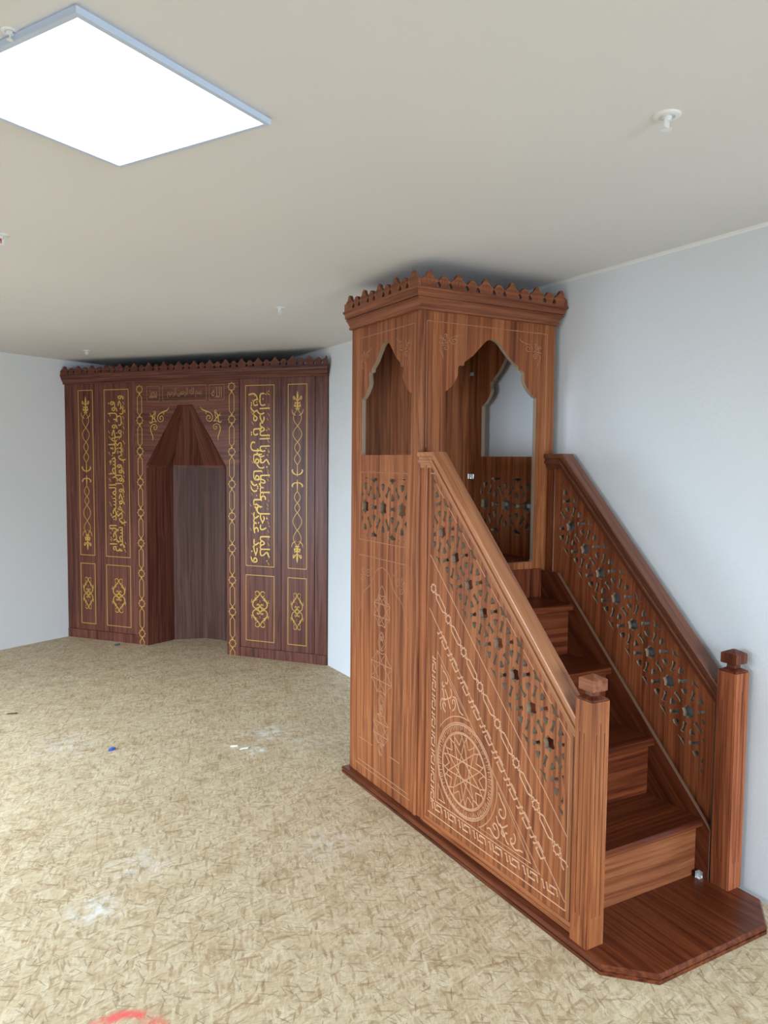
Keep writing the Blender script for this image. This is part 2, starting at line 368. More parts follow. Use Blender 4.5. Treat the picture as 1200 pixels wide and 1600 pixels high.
def carve(bm_panel, lines, w, depth):
    """Cut V-grooves along lines into the front (c=0) of a plate: batches of strokes that do not touch, each batch checked."""
    lines = [thin(l, max(.0016, w * .75)) for l in lines]
    segs = []
    for l in lines:
        p = l[1] + [l[1][0]] if isinstance(l, tuple) else l
        segs.append((list(zip(p, p[1:])), min(q[0] for q in p), max(q[0] for q in p), min(q[1] for q in p), max(q[1] for q in p)))
    batches = []
    g = w * 1.7
    for i, (sg, x0, x1, y0, y1) in enumerate(segs):
        for bt in batches:
            ok = True
            for j in bt:
                s2, u0, u1, v0, v1 = segs[j]
                if x0 - g > u1 or u0 - g > x1 or y0 - g > v1 or v0 - g > y1: continue
                if any(seg_dist(a, b, c, d) < g for a, b in sg for c, d in s2): ok = False; break
            if ok: bt.append(i); break
        else: batches.append([i])
    bmesh.ops.recalc_face_normals(bm_panel, faces=bm_panel.faces)
    def cut(bm, ls):
        bmc = bmesh.new(); strokes_bm(bmc, ls, w, -0.0006, depth, tri=True)
        bmesh.ops.recalc_face_normals(bmc, faces=bmc.faces)
        for f in bmc.faces: f.material_index = 2
        vc = abs(bmc.calc_volume())
        a = bpy.data.meshes.new('panel'); bm.to_mesh(a)
        c = bpy.data.meshes.new('cut'); bmc.to_mesh(c); bmc.free()
        for me in (a, c):
            for nm in ('wood_v', 'edge', 'groove'): me.materials.append(M[nm])
        oa = bpy.data.objects.new('panel', a); oc = bpy.data.objects.new('cut', c)
        TMP.objects.link(oa); TMP.objects.link(oc)
        md = oa.modifiers.new('b', 'BOOLEAN'); md.object = oc; md.operation = 'DIFFERENCE'; md.solver = SOLVER
        TMPS.view_layers[0].update(); dg = TMPS.view_layers[0].depsgraph; dg.update()
        me = bpy.data.meshes.new_from_object(oa.evaluated_get(dg), depsgraph=dg)
        out = bmesh.new(); out.from_mesh(me)
        for o in (oa, oc): bpy.data.objects.remove(o)
        for x in (a, c, me): bpy.data.meshes.remove(x)
        bad = sum(1 for e in out.edges if len(e.link_faces) != 2)
        v0, v1 = bm.calc_volume(), out.calc_volume()
        if bad or not (-1e-9 <= v0 - v1 <= vc * 1.3 + 1e-9) or len(out.faces) <= len(bm.faces):
            out.free(); return None
        return out
    drop_ = 0
    for bt in batches:
        r = cut(bm_panel, [lines[i] for i in bt])
        if r: bm_panel.free(); bm_panel = r; continue
        for i in bt:
            r = cut(bm_panel, [lines[i]])
            if r: bm_panel.free(); bm_panel = r
            else: drop_ += 1
    print('CARVE', len(lines), 'strokes', len(batches), 'batches, dropped', drop_)
    return bm_panel
TMPS = bpy.data.scenes.new('tmp'); TMP = TMPS.collection
SOLVER = 'MANIFOLD'
def lathe(bm, prof, loc, n=20, flip=1):
    rows = []
    for r, z in prof:
        rows.append([bm.verts.new((loc[0] + r * math.cos(2 * PI * k / n), loc[1] + r * math.sin(2 * PI * k / n), loc[2] + flip * z)) for k in range(n)])
    for a, b in zip(rows, rows[1:]):
        for k in range(n): bm.faces.new((a[k], a[(k + 1) % n], b[(k + 1) % n], b[k]))
    bm.faces.new(rows[0]); bm.faces.new(rows[-1])
def spline(pts, n=5, closed=False):
    """Catmull-Rom through points (any tuple length)."""
    P = [tuple(p) for p in pts]; m = len(P); out = []
    for i in range(m if closed else m - 1):
        p0 = P[i - 1] if (i > 0 or closed) else P[i]; p1 = P[i]; p2 = P[(i + 1) % m]; p3 = P[(i + 2) % m] if (i + 2 < m or closed) else p2
        for k in range(n):
            t = k / n
            out.append(tuple(0.5 * ((2 * b) + (c - a) * t + (2 * a - 5 * b + 4 * c - d) * t * t + (3 * b - a - 3 * c + d) * t ** 3) for a, b, c, d in zip(p0, p1, p2, p3)))
    if not closed: out.append(P[-1])
    return out
def arc(cx, cy, r, a0, a1, n=24):
    return [(cx + r * math.cos(R(a0 + (a1 - a0) * k / n)), cy + r * math.sin(R(a0 + (a1 - a0) * k / n))) for k in range(n + 1)]
def circle(cx, cy, r, n=48): return ('closed', [(cx + r * math.cos(2 * PI * k / n), cy + r * math.sin(2 * PI * k / n)) for k in range(n)])
def rect(x0, y0, x1, y1, c=0.0):
    if not c: return ('closed', [(x0, y0), (x1, y0), (x1, y1), (x0, y1)])
    return ('closed', [(x0 + c, y0), (x1 - c, y0), (x1 - .3 * c, y0 + .3 * c), (x1, y0 + c), (x1, y1 - c), (x1 - .3 * c, y1 - .3 * c), (x1 - c, y1), (x0 + c, y1), (x0 + .3 * c, y1 - .3 * c), (x0, y1 - c), (x0, y0 + c), (x0 + .3 * c, y0 + .3 * c)])
def xf(lines, g):
    out = []
    for l in lines:
        if isinstance(l, tuple) and l[0] == 'closed': out.append(('closed', [(*g(p[0], p[1]), *p[2:]) for p in l[1]]))
        else: out.append([(*g(p[0], p[1]), *p[2:]) for p in l])
    return out

# ------------------------------------------------------------------ room shell
CZ, WX = 2.457, 2.556
U = Vector((0.6348, -0.7727, 0)).normalized()
P0 = Vector((0.918, 7.313, 0))
FW = Vector((-0.895, -0.447, 0)).normalized()
tt = (WX - P0.x) / -FW.x
CR = P0 - FW * tt                                   # room corner behind the mihrab
LX, BY = -2.6, -3.0
tl = (LX - P0.x) / FW.x; CL = P0 + FW * tl           # left end of the far wall
def wall_quad(name, a, b, th, m, holes=(), out=None):
    """Wall from a to b (room on the left of a->b), thickness outward, holes as (s0,z0,s1,z1)."""
    a, b = Vector((a[0], a[1], 0)), Vector((b[0], b[1], 0)); d = (b - a); Ln = d.length; d.normalize(); o = Vector((d.y, -d.x, 0))
    bm = plate_bm([(0, 0), (Ln, 0), (Ln, CZ), (0, CZ)], [[(h[0], h[1]), (h[2], h[1]), (h[2], h[3]), (h[0], h[3])] for h in holes], th)
    map_bm(bm, lambda s, z, c: tuple(a + d * s + o * c + Vector((0, 0, z))))
    for f in bm.faces: f.material_index = 0
    return struct(from_bm(name, bm, m))
def slab(name, pts, z0, z1, m):
    return struct(prism(name, pts, lambda a, b, c: (a, b, z0 + c), z1 - z0, m))
room = [(LX, BY), (WX, BY), (WX, CR.y), (CL.x, CL.y)]
big = [(LX - .12, BY - .12), (WX + .12, BY - .12), (WX + .12, CR.y + .2), (CL.x - .12, CL.y + .12)]
slab('floor', big, -0.05, 0.0, M['osb'])
slab('ceiling', big, CZ, CZ + 0.08, M['ceiling'])
wall_quad('wall_right', (WX, BY), (WX, CR.y), 0.1, M['wall'])
wall_quad('wall_far', (WX, CR.y), (CL.x, CL.y), 0.1, M['wall_smooth'])
wl = CL.y - BY
lw = [(wl - 0, 0, 0, 0)]
wins_left = [(CL.y - 5.15, 0.5, CL.y - 3.55, 2.0), (CL.y - 3.10, 0.5, CL.y - 1.20, 2.0), (CL.y - 0.70, 0.5, CL.y + 1.20, 2.0)]
wall_quad('wall_left', (CL.x, CL.y), (LX, BY), 0.1, M['wall_smooth'], wins_left)
wall_quad('wall_back', (LX, BY), (WX, BY), 0.1, M['wall_smooth'], [(3.0, 0.35, 5.0, 2.05)])
def window(name, a, d, s0, z0, s1, z1):
    bm = bmesh.new(); o = Vector((d.y, -d.x, 0)); t = 0.05
    for (x0, y0, x1, y1) in ((s0, z0, s1, z0 + t), (s0, z1 - t, s1, z1), (s0, z0, s0 + t, z1), (s1 - t, z0, s1, z1), ((s0 + s1) / 2 - t / 2, z0, (s0 + s1) / 2 + t / 2, z1)):
        bb = bmesh.new(); bm_box(bb, (x0, y0, 0.06), (x1, y1, 0.1)); map_bm(bb, lambda s, z, c: tuple(a + d * s + o * c + Vector((0, 0, z))))
        me = bpy.data.meshes.new('t'); bb.to_mesh(me); bb.free(); bm.from_mesh(me); bpy.data.meshes.remove(me)
    return struct(from_bm(name, bm, M['white']))
for i, h in enumerate(wins_left): window('window_%d' % (i + 1), Vector((CL.x, CL.y, 0)), Vector((0, -1, 0)), *h)
window('window_4', Vector((LX, BY, 0)), Vector((1, 0, 0)), 3.0, 0.35, 5.0, 2.05)
# bead of caulk where the right wall meets the ceiling
bm = bmesh.new()
for s in (0,): 
    a = [bm.verts.new((WX, BY, CZ - .012)), bm.verts.new((WX - .004, BY, CZ - .006)), bm.verts.new((WX - .012, BY, CZ)), bm.verts.new((WX, BY, CZ))]
    b = [bm.verts.new((v.co.x, CR.y, v.co.z)) for v in a]
    for k in range(4): bm.faces.new((a[k], a[(k + 1) % 4], b[(k + 1) % 4], b[k]))
struct(from_bm('trim_1', bm, M['caulk']))

# ------------------------------------------------------------------ pulpit (minbar)
OX, OY = 2.147, 2.5
MB = thing('minbar', 'tall carved red-brown wooden pulpit with stairs and arched tower beside the right wall', 'pulpit', (OX, OY, 0))
def wl_(x, y, z): return (x - OX, y - OY, z)            # world -> pulpit frame
def shift(o): 
    return o
def sbox(name, a, b, m, bevel=0.002, parent=None): return box(name, wl_(*a), wl_(*b), m, parent or MB, bevel)
KT, KP = 1.0103, 1.0172                                # tower side plane, balustrade plane (from the measuring plane x=1.748)
TX, TX2, TY, TYB = 1.766, 2.520, 2.795, 3.432           # tower: left, right, front, back
TZ = 2.255
def f_side(y, z, c): return wl_(TX + .003 + c, y, z)    # left tower side; c into the wood
def f_side_r(y, z, c): return wl_(TX2 - .003 - c, y, z)
def f_front(x, z, c): return wl_(x, TY + .001 + c, z)
def ty(y): return y * KT
def tz(z): return 1.6 + (z - 1.6) * KT

# plinth: base board with a stepped edge, chamfered front corners
PH = 0.032
pts0 = [(1.732, 3.45), (1.738, 1.655), (1.866, 1.531), (2.394, 1.531), (2.52, 1.64), (2.52, 3.45)]
def inset_poly(p, d):
    n = len(p); out = []
    for i in range(n):
        a, b, c = Vector(p[i - 1]), Vector(p[i]), Vector(p[(i + 1) % n])
        n1 = Vector((-(b - a).y, (b - a).x)).normalized(); n2 = Vector((-(c - b).y, (c - b).x)).normalized()
        t = (n1 + n2).normalized(); out.append(tuple(b + t * d / max(0.3, t.dot(n1))))
    return out
bm = bmesh.new(); rows = []
for d, z in ((0, 0), (0, .012), (.004, .013), (.004, .0165), (0, .0175), (0, .026), (.006, PH)):
    rows.append([bm.verts.new(wl_(x, y, z)) for x, y in inset_poly(pts0, d)])
for a, b in zip(rows, rows[1:]):
    for k in range(6): bm.faces.new((a[k], a[(k + 1) % 6], b[(k + 1) % 6], b[k]))
bm.faces.new(rows[0]); bm.faces.new(rows[-1])
from_bm('plinth', bm, M['red_y'], MB)

# --- lattice holes on a triangular grid
def star6(cx, cz, r, q, a):
    return [(cx + (r if k % 2 == 0 else q) * math.cos(a + PI / 6 + k * PI / 6), cz + (r if k % 2 == 0 else q) * math.sin(a + PI / 6 + k * PI / 6)) for k in range(12)]
def bowtie(cx, cz, L, e, wst, a):
    pts = [(-L / 2, -e / 2), (-L * .25, -wst * .62), (0, -wst / 2), (L * .25, -wst * .62), (L / 2, -e / 2), (L * .56, 0), (L / 2, e / 2), (L * .25, wst * .62), (0, wst / 2), (-L * .25, wst * .62), (-L / 2, e / 2), (-L * .56, 0)]
    return [(cx + x * math.cos(a) - y * math.sin(a), cz + x * math.sin(a) + y * math.cos(a)) for x, y in pts]
def drop(cx, cz, r, a):
    # rounded triangle: three points towards the stars (a, a+120, a+240)
    o = []
    for k in range(3):
        t = a + k * 2 * PI / 3
        o.append((cx + r * 1.12 * math.cos(t), cz + r * 1.12 * math.sin(t)))
        for dt in (.6, 1.047, 1.494): o.append((cx + r * .80 * math.cos(t + dt), cz + r * .80 * math.sin(t + dt)))
    return o
def lattice(p, ang, org, rng, edges, grow=1.0):
    a = R(ang); v1 = (p * math.cos(a), p * math.sin(a)); v2 = (p * math.cos(a + PI / 3), p * math.sin(a + PI / 3)); holes = []
    for i in range(-rng, rng + 1):
        for j in range(-rng, rng + 1):
            cx, cz = org[0] + i * v1[0] + j * v2[0], org[1] + i * v1[1] + j * v2[1]
            cand = [star6(cx, cz, .222 * p * grow, .168 * p * grow, a)]
            for k in range(3):
                t = a + k * PI / 3
                cand.append(bowtie(cx + p / 2 * math.cos(t), cz + p / 2 * math.sin(t), .30 * p, .155 * p, .08 * p, t))
            for s, t in ((1, a + PI / 6), (2, a + PI / 2)):
                rr = p / math.sqrt(3)
                cand.append(drop(cx + rr * math.cos(t), cz + rr * math.sin(t), .112 * p, t + PI))
            for c in cand:
                q = clip(c, edges)
                if q: holes.append(q)
    return holes
def cusped_arch(xl, xr, zs, zj, zc, za):
    """Hole outline: jambs xl..xr, sill zs, jamb top zj, cusp height zc, apex za."""
    cx = (xl + xr) / 2; hw = (xr - xl) / 2
    half = [(hw, zj), (hw - .012, zj + .004)]
    a = spline([(hw - .012, zj + .004), (hw - .045, zj + (zc - zj) * .22), (hw - .075, zj + (zc - zj) * .55), (hw * .70, zj + (zc - zj) * .86), (hw * .60, zc - .008)], 4)
    half += a[1:] + [(hw * .585, zc - .012), (hw * .57, zc + .006)]
    b = spline([(hw * .57, zc + .006), (hw * .42, zc + (za - zc) * .27), (hw * .27, zc + (za - zc) * .60), (hw * .13, zc + (za - zc) * .90), (0, za)], 5)
    half += b[1:]
    right = [(cx + x, z) for x, z in half]; left = [(cx - x, z) for x, z in half[::-1][1:]]
    return [(xr, zs)] + right + left + [(xl, zs)]
# scroll ornament picked from the photograph, unit box 0..1 (tail to the upper right)
ORN = [
    [(760, 440, 3), (730, 490, 16), (690, 515, 22), (640, 535, 22), (590, 555, 20), (545, 585, 18), (515, 640, 16), (522, 705, 14), (565, 742, 13), (618, 722, 12), (634, 670, 14), (605, 622, 16), (565, 640, 14), (565, 680, 18), (590, 690, 8)],
    [(620, 545, 14), (648, 570, 14), (636, 598, 6)],
    [(336, 735, 12), (360, 768, 18), (392, 735, 18), (402, 680, 20), (412, 620, 22), (440, 575, 20), (472, 545, 16), (462, 525, 12), (436, 526, 10), (428, 552, 6)],
    [(340, 620, 8), (395, 635, 18), (440, 680, 22), (495, 750, 8)],
    [(352, 560, 5), (375, 600, 14), (412, 640, 18)],
    [(470, 545, 12), (460, 610, 14), (440, 680, 18)],
    [(385, 765, 12), (430, 735, 16), (480, 742, 8)],
    [(400, 1125, 6), (408, 1060, 18), (388, 1000, 18), (370, 945, 18), (360, 880, 16), (380, 820, 14), (430, 790, 12), (482, 810, 12), (498, 860, 12), (468, 905, 12), (432, 885, 14), (440, 845, 16), (465, 852, 6)],
]
def ornament(x0, x1, z0, z1, flip=False, wscale=1.0, fixw=None):
    sx, sz = (x1 - x0) / (760 - 335), (z1 - z0) / (1125 - 440); out = []
    for l in ORN:
        o = []
        for (a, b, wd) in spline(l, 4):
            u = (a - 335) * sx; u = (x1 - u) if flip else (x0 + u)
            o.append((u, z1 - (b - 440) * sz, fixw if fixw else wd * abs(sx) * wscale))
        out.append(o)
    return out
def star_lines(cx, cz, rx, rz, n, k, a0=0.0, q=1.0):
    o = []
    for i in range(n):
        a, b = a0 + 2 * PI * i / n, a0 + 2 * PI * (i + k) / n
        o.append([(cx + rx * math.cos(a), cz + rz * math.sin(a)), (cx + rx * math.cos(b), cz + rz * math.sin(b))])
    return o

# --- tower side panel (left and right are mirror images)
def side_panel(name, f, carved):
    y0, y1 = TY + .026, TYB
    outer = [(y0, PH), (y1, PH), (y1, TZ), (y0, TZ)]
    hole = cusped_arch(ty(2.838), ty(3.292), tz(1.627), tz(1.893), tz(2.027), tz(2.142))
    zc, p = tz(1.3807), .1715 * KT
    lat = lattice(p, 0, (ty(3.0791), zc), 4, [(1, 0, ty(3.292)), (-1, 0, -ty(2.866)), (0, 1, tz(1.519)), (0, -1, -tz(1.241))])
    bm = plate_bm(outer, [hole] + lat, .022)
    if carved:
        L = []
        A, B = ty(2.815), ty(3.325)
        L += [[(A, tz(2.187)), (B, tz(2.187))], [(A, tz(1.65)), (A, tz(2.187))], [(B, tz(1.65)), (B, tz(2.187))]]
        A2, B2 = ty(2.846), ty(3.312)
        L += [rect(A2, tz(1.2185), B2, tz(1.545))]
        L += [[(A2, tz(1.142)), (B2, tz(1.142))]]
        L += [[(ty(2.825), tz(.118)), (B2, tz(.118))], [(ty(2.815), tz(.096)), (ty(3.335), tz(.096))], [(ty(2.905), tz(.232)), (ty(3.0), tz(.232))], [(ty(3.16), tz(.232)), (ty(3.30), tz(.232))]]
        m_ = ty(3.079)
        half = spline([(.250, .845), (.215, .885), (.190, .955), (.150, .985), (.118, 1.005), (.085, 1.045), (.055, 1.085), (0, 1.105)], 5)
        for s in (1, -1): L.append([(m_ + s * x, tz(z)) for x, z in half])
        L1 = ornament(ty(3.165), ty(3.292), tz(.985), tz(1.095), True, fixw=.004) + ornament(ty(2.865), ty(2.99), tz(.965), tz(1.095), False, fixw=.004)
        # ornament stands by the arch too
        L1 += ornament(ty(3.20), ty(3.30), tz(2.035), tz(2.13), True, fixw=.004) + ornament(ty(2.855), ty(2.975), tz(2.01), tz(2.145), False, fixw=.004)
        G = []
        for cz, rr in ((.607, .108), (.335, .078), (.90, .082)):
            for a0 in (0, PI / 8): pass
            G += star_lines(m_, tz(cz), rr, rr, 8, 3, PI / 8)
            G.append(('closed', [(m_ + rr * (1 if i % 2 else .84) * math.cos(i * PI / 8 + PI / 8 * 0), tz(cz) + rr * (1 if i % 2 else .84) * math.sin(i * PI / 8)) for i in range(16)]))
        for cz, w_, h_ in ((.465, .026, .035), (.236, .022, .026), (.745, .034, .034), (.43, .018, .022), (.78, .02, .02)):
            G.append(('closed', [(m_ + w_ * math.sin(t) * (1.0), tz(cz) + h_ * math.cos(t)) for t in [k * PI / 6 for k in range(12)]]))
            G.append([(m_ - w_ * .7, tz(cz)), (m_, tz(cz) + h_ * .8), (m_ + w_ * .7, tz(cz)), (m_, tz(cz) - h_ * .8), (m_ - w_ * .7, tz(cz))])
        G.append(spline([(m_, tz(1.02)), (m_ + .03, tz(.985)), (m_ + .02, tz(.955)), (m_ + .06, tz(.94))], 4)); G.append(spline([(m_, tz(1.02)), (m_ - .03, tz(.985)), (m_ - .02, tz(.955)), (m_ - .06, tz(.94))], 4))
        bm = carve(bm, L, .0046, .0036); bm = carve(bm, L1, .0046, .0036); bm = carve(bm, G, .0050, .0036)
    map_bm(bm, f)
    return from_bm(name, bm, [M['wood_v'], M['edge'], M['groove_soft']], MB)
side_panel('side_panel', f_side, True)
side_panel('side_panel', f_side_r, False)

# --- tower front with the doorway arch, running down to the top landing
FX0, FX1 = TX + .026, TX2 - .0
door = cusped_arch(1.887, 2.413, 1.129, tz(1.897), tz(2.03), 2.150)
door = door[:-1] + [(1.887, 1.141), (1.8905, 1.1325), (1.899, 1.129), (2.401, 1.129), (2.4095, 1.1325)]; door[0] = (2.413, 1.141)
bm = plate_bm([(FX0, PH), (FX1, PH), (FX1, TZ), (FX0, TZ)], [door], .022)
L = [[(1.80, 2.20), (2.47, 2.20)], [(2.47, 2.20), (2.47, 1.66)], [(1.80, 2.20), (1.80, 1.66)]]
L += ornament(1.86, 1.995, 2.045, 2.165, False, fixw=.004) + ornament(2.305, 2.44, 2.045, 2.165, True, fixw=.004)
bm = carve(bm, L[:3], .0042, .003); bm = carve(bm, L[3:], .0042, .003)
map_bm(bm, f_front); from_bm('front_panel', bm, [M['wood_v'], M['edge'], M['groove_soft']], MB)
sbox('back_panel', (TX + .026, TYB - .022, PH), (TX2 - .026, TYB, TZ), M['wood_v'])
def corner_post(x0, x1, y0, y1):
    bm = bmesh.new(); bm_box(bm, wl_(x0, y0, PH), wl_(x1, y1, TZ))
    es = [e for e in bm.edges if abs(e.verts[0].co.z - e.verts[1].co.z) > 1]
    bmesh.ops.bevel(bm, geom=es, offset=.009, segments=4, affect='EDGES', profile=.5)
    return from_bm('corner_post', bm, M['wood_v'], MB)
corner_post(TX, TX + .027, TY - .003, TY + .027)
sbox('roof_board', (TX + .004, TY + .004, TZ - .002), (TX2 - .004, TYB, TZ + .018), M['red_x'])  # darker wood colour chosen to deepen the shade under the tower roof
sbox('tower_floor', (TX + .026, TY + .024, 1.105), (TX2 - .026, TYB - .022, 1.127), M['red_y'])

# --- cornice swept round the tower
def cornice(name, x0, x1, y0, y1, z0, prof, mats, parent, lim, to=wl_):
    """Three mitred lengths (left, front, right), each a piece of moulding of its own."""
    def P(o, z): return [to(x0 - o * lim[0], y1, z0 + z), to(x0 - o * lim[0], y0 - o, z0 + z), to(x1 + o * lim[1], y0 - o, z0 + z), to(x1 + o * lim[1], y1, z0 + z)]
    inner = P(0, prof[0][1]), P(0, prof[-1][1])
    for i in range(3):
        bm = bmesh.new(); rows = [[bm.verts.new(P(o, z)[i]), bm.verts.new(P(o, z)[i + 1])] for o, z in prof]; n = len(rows)
        for k in range(n): a, b = rows[k], rows[(k + 1) % n]; bm.faces.new((a[0], a[1], b[1], b[0]))
        bm.faces.new([r[0] for r in rows]); bm.faces.new([r[1] for r in rows])
        from_bm(name, bm, mats[i], parent)
PROF = [(.0, -.012), (.012, -.012), (.015, -.010), (.016, -.001), (.012, .001), (.012, .003), (.020, .016), (.029, .027), (.034, .030), (.034, .033), (.029, .0335), (.029, .0375), (.038, .038), (.040, .055), (.046, .062), (.051, .064), (.051, .072), (.0, .072)]
cornice('cornice', TX, TX2, TY, TYB, TZ, PROF, [M['solid_y'], M['solid_x'], M['solid_y']], MB, (1, .62))
def crest_outline(L, period=.146, h1=.076, h2=.060, base=.010, phase=0.0):
    """Open-work crest: big and small ogee finials side by side, drop holes between."""
    big, small = period * .60, period * .40; top = []; holes = []; x = -phase
    def bump(x0, w, h):
        v = .036
        s = [(0, v), (.10, v + .005), (.20, v + .013), (.26, v + .014), (.33, v + .022), (.40, h - .006), (.5, h)]
        o = [(x0 + a * w, z) for a, z in s] + [(x0 + (1 - a) * w, z) for a, z in s[::-1][1:]]
        return o
    while x < L:
        top += bump(x, big, h1); holes.append(x + big)
        top += bump(x + big, small, h2)[1:]; holes.append(x + big + small); x += period
    holes.append(-phase)
    out = []
    pts = [p for p in top if -1e-6 <= p[0] <= L + 1e-6]
    outline = [(0, 0), (L, 0), (L, .03 if pts[-1][0] < L - .002 else pts[-1][1])] + pts[::-1]
    if pts[0][0] > .002: outline.append((0, .03))
    hs = []
    for hx in holes:
        if .014 < hx < L - .014:
            hs.append([(hx - .009, base), (hx + .009, base), (hx + .0115, base + .008), (hx + .006, base + .018), (hx, base + .024), (hx - .006, base + .018), (hx - .0115, base + .008)])
    clean = [outline[0]]
    for q in outline[1:]:
        if math.hypot(q[0] - clean[-1][0], q[1] - clean[-1][1]) > 3e-4: clean.append(q)
    return clean, hs
CT = TZ + .070
def crest(parent, L, f, m, period=.146, phase=0.0, carve_rings=True):
    o, h = crest_outline(L, period, phase=phase)
    bm = plate_bm(o, h, .016)
    map_bm(bm, f)
    ob = from_bm('crest', bm, [m, m], parent)
    x = -phase
    while x < L:
        for c, s in ((x + period * .3, 1.0), (x + period * .8, .7)):
            if .03 < c < L - .03: relief('finial_carving', [arc(c, .034, .018 * s, -40, 220, 10) + [(c, .016), (c, .052 * (.7 + .3 * s))]], .0035, .0012, f, m, ob)
        x += period
    return ob
crest(MB, TYB - TY + .042, lambda a, z, c: wl_(TX - .042 + c, TY - .042 + a, CT + z), M['solid_y'], phase=.0)
crest(MB, TX2 - TX + .072 - .034, lambda a, z, c: wl_(TX - .025 + a, TY - .042 + c, CT + z), M['solid_x'], phase=.0)
crest(MB, TYB - TY + .042, lambda a, z, c: wl_(TX2 + .030 - c, TY - .042 + a, CT + z), M['solid_y'], phase=.0)

# --- stairs
XL, XR = 1.842, 2.453
TR = [(1.842 + .2393 * i, .259 + .2335 * i) for i in range(4)]
for i, (yn, zt) in enumerate(TR):
    yb = TR[i + 1][0] + .034 if i < 3 else TY
    bm = bmesh.new(); bm_box(bm, wl_(XL, yn, zt - .029), wl_(XR, yb, zt))
    es = [e for e in bm.edges if all(abs(v.co.y - (yn - OY)) < 1e-5 for v in e.verts) and abs(e.verts[0].co.x - e.verts[1].co.x) > .1]
    bmesh.ops.bevel(bm, geom=es, offset=.006, segments=3, affect='EDGES', profile=.5)
    from_bm('tread', bm, M['red_x'], MB)
    z0 = PH if i == 0 else TR[i - 1][1]
    sbox('riser', (XL, yn + .030, z0), (XR, yn + .048, zt - .029), M['red_x'] if i else M['first_riser'], .0006)
sbox('riser', (XL, TY - .016, TR[3][1]), (XR, TY - .002, 1.095), M['red_v'], .0006)
def stringer(xa, xb):
    pr = [(1.812, PH), (2.79, PH), (2.79, 1.088), (2.672, 1.088), (1.812, .228)]
    bm = plate_bm(pr, [], xb - xa); map_bm(bm, lambda y, z, c: wl_(xa + c, y, z))
    return from_bm('stringer', bm, [M['red_slope'], M['edge_brown']], MB)
stringer(XR, XR + .016); stringer(XL - .016, XL)

# --- balustrades: framed fretwork panel under a moulded handrail
def py(y): return y * KP
def pz(z): return 1.6 + (z - 1.6) * KP
def pan(y, z): return (py(y), pz(z))
def fret_band(p0, d, n, length, width, unit=.118):
    """Running key pattern along direction d from p0, n = normal."""
    out = []; k = 0
    t0 = 0.0
    def at(s, v): return (p0[0] + d[0] * s + n[0] * v * width, p0[1] + d[1] * s + n[1] * v * width)
    while t0 + unit <= length + 1e-6:
        u = unit
        out.append([at(t0, .05), at(t0 + .10 * u, .05), at(t0 + .10 * u + .06 * u, .95), at(t0 + .22 * u, .95)])
        out.append([at(t0 + .24 * u, .05), at(t0 + .30 * u, .05), at(t0 + .36 * u, .95), at(t0 + .70 * u, .95)])
        out.append([at(t0 + .46 * u, .45), at(t0 + .46 * u, .05), at(t0 + .80 * u, .05), at(t0 + .86 * u, .95)])
        t0 += u
    return out
def chain_band(c, y_hi, y_lo, first, step):
    """Two parallel lines linked by star knots along z = y + c."""
    s2 = math.sqrt(.5); out = []; ks = [first - step * i for i in range(9)]
    ks = [k for k in ks if y_lo < k < y_hi]
    def at(s, v): return (s - v * s2, s + c + v * s2)           # s = y on the centre line, v across
    hw, g = .0125, .030
    for i, k in enumerate(ks):
        st = [(k + .019 * (1 if q % 2 == 0 else .76) * math.cos(q * PI / 8 + .2), k + c + .019 * (1 if q % 2 == 0 else .76) * math.sin(q * PI / 8 + .2)) for q in range(16)]
        out.append(('closed', st))
    ends = [y_hi] + ks + [y_lo]
    for a, b in zip(ends, ends[1:]):
        A, B = a - (.021 if a in ks else 0), b + (.021 if b in ks else 0)
        if A - B < .01: continue
        i = .011 if a in ks else 0; j = .011 if b in ks else 0
        for s in (1, -1):
            l = []
            if a in ks: l.append(at(A + .006, -s * hw * .6))
            l += [at(A - i, s * hw), at(B + j, s * hw)]
            if b in ks: l.append(at(B - .006, -s * hw * .6))
            out.append(l)
    return out
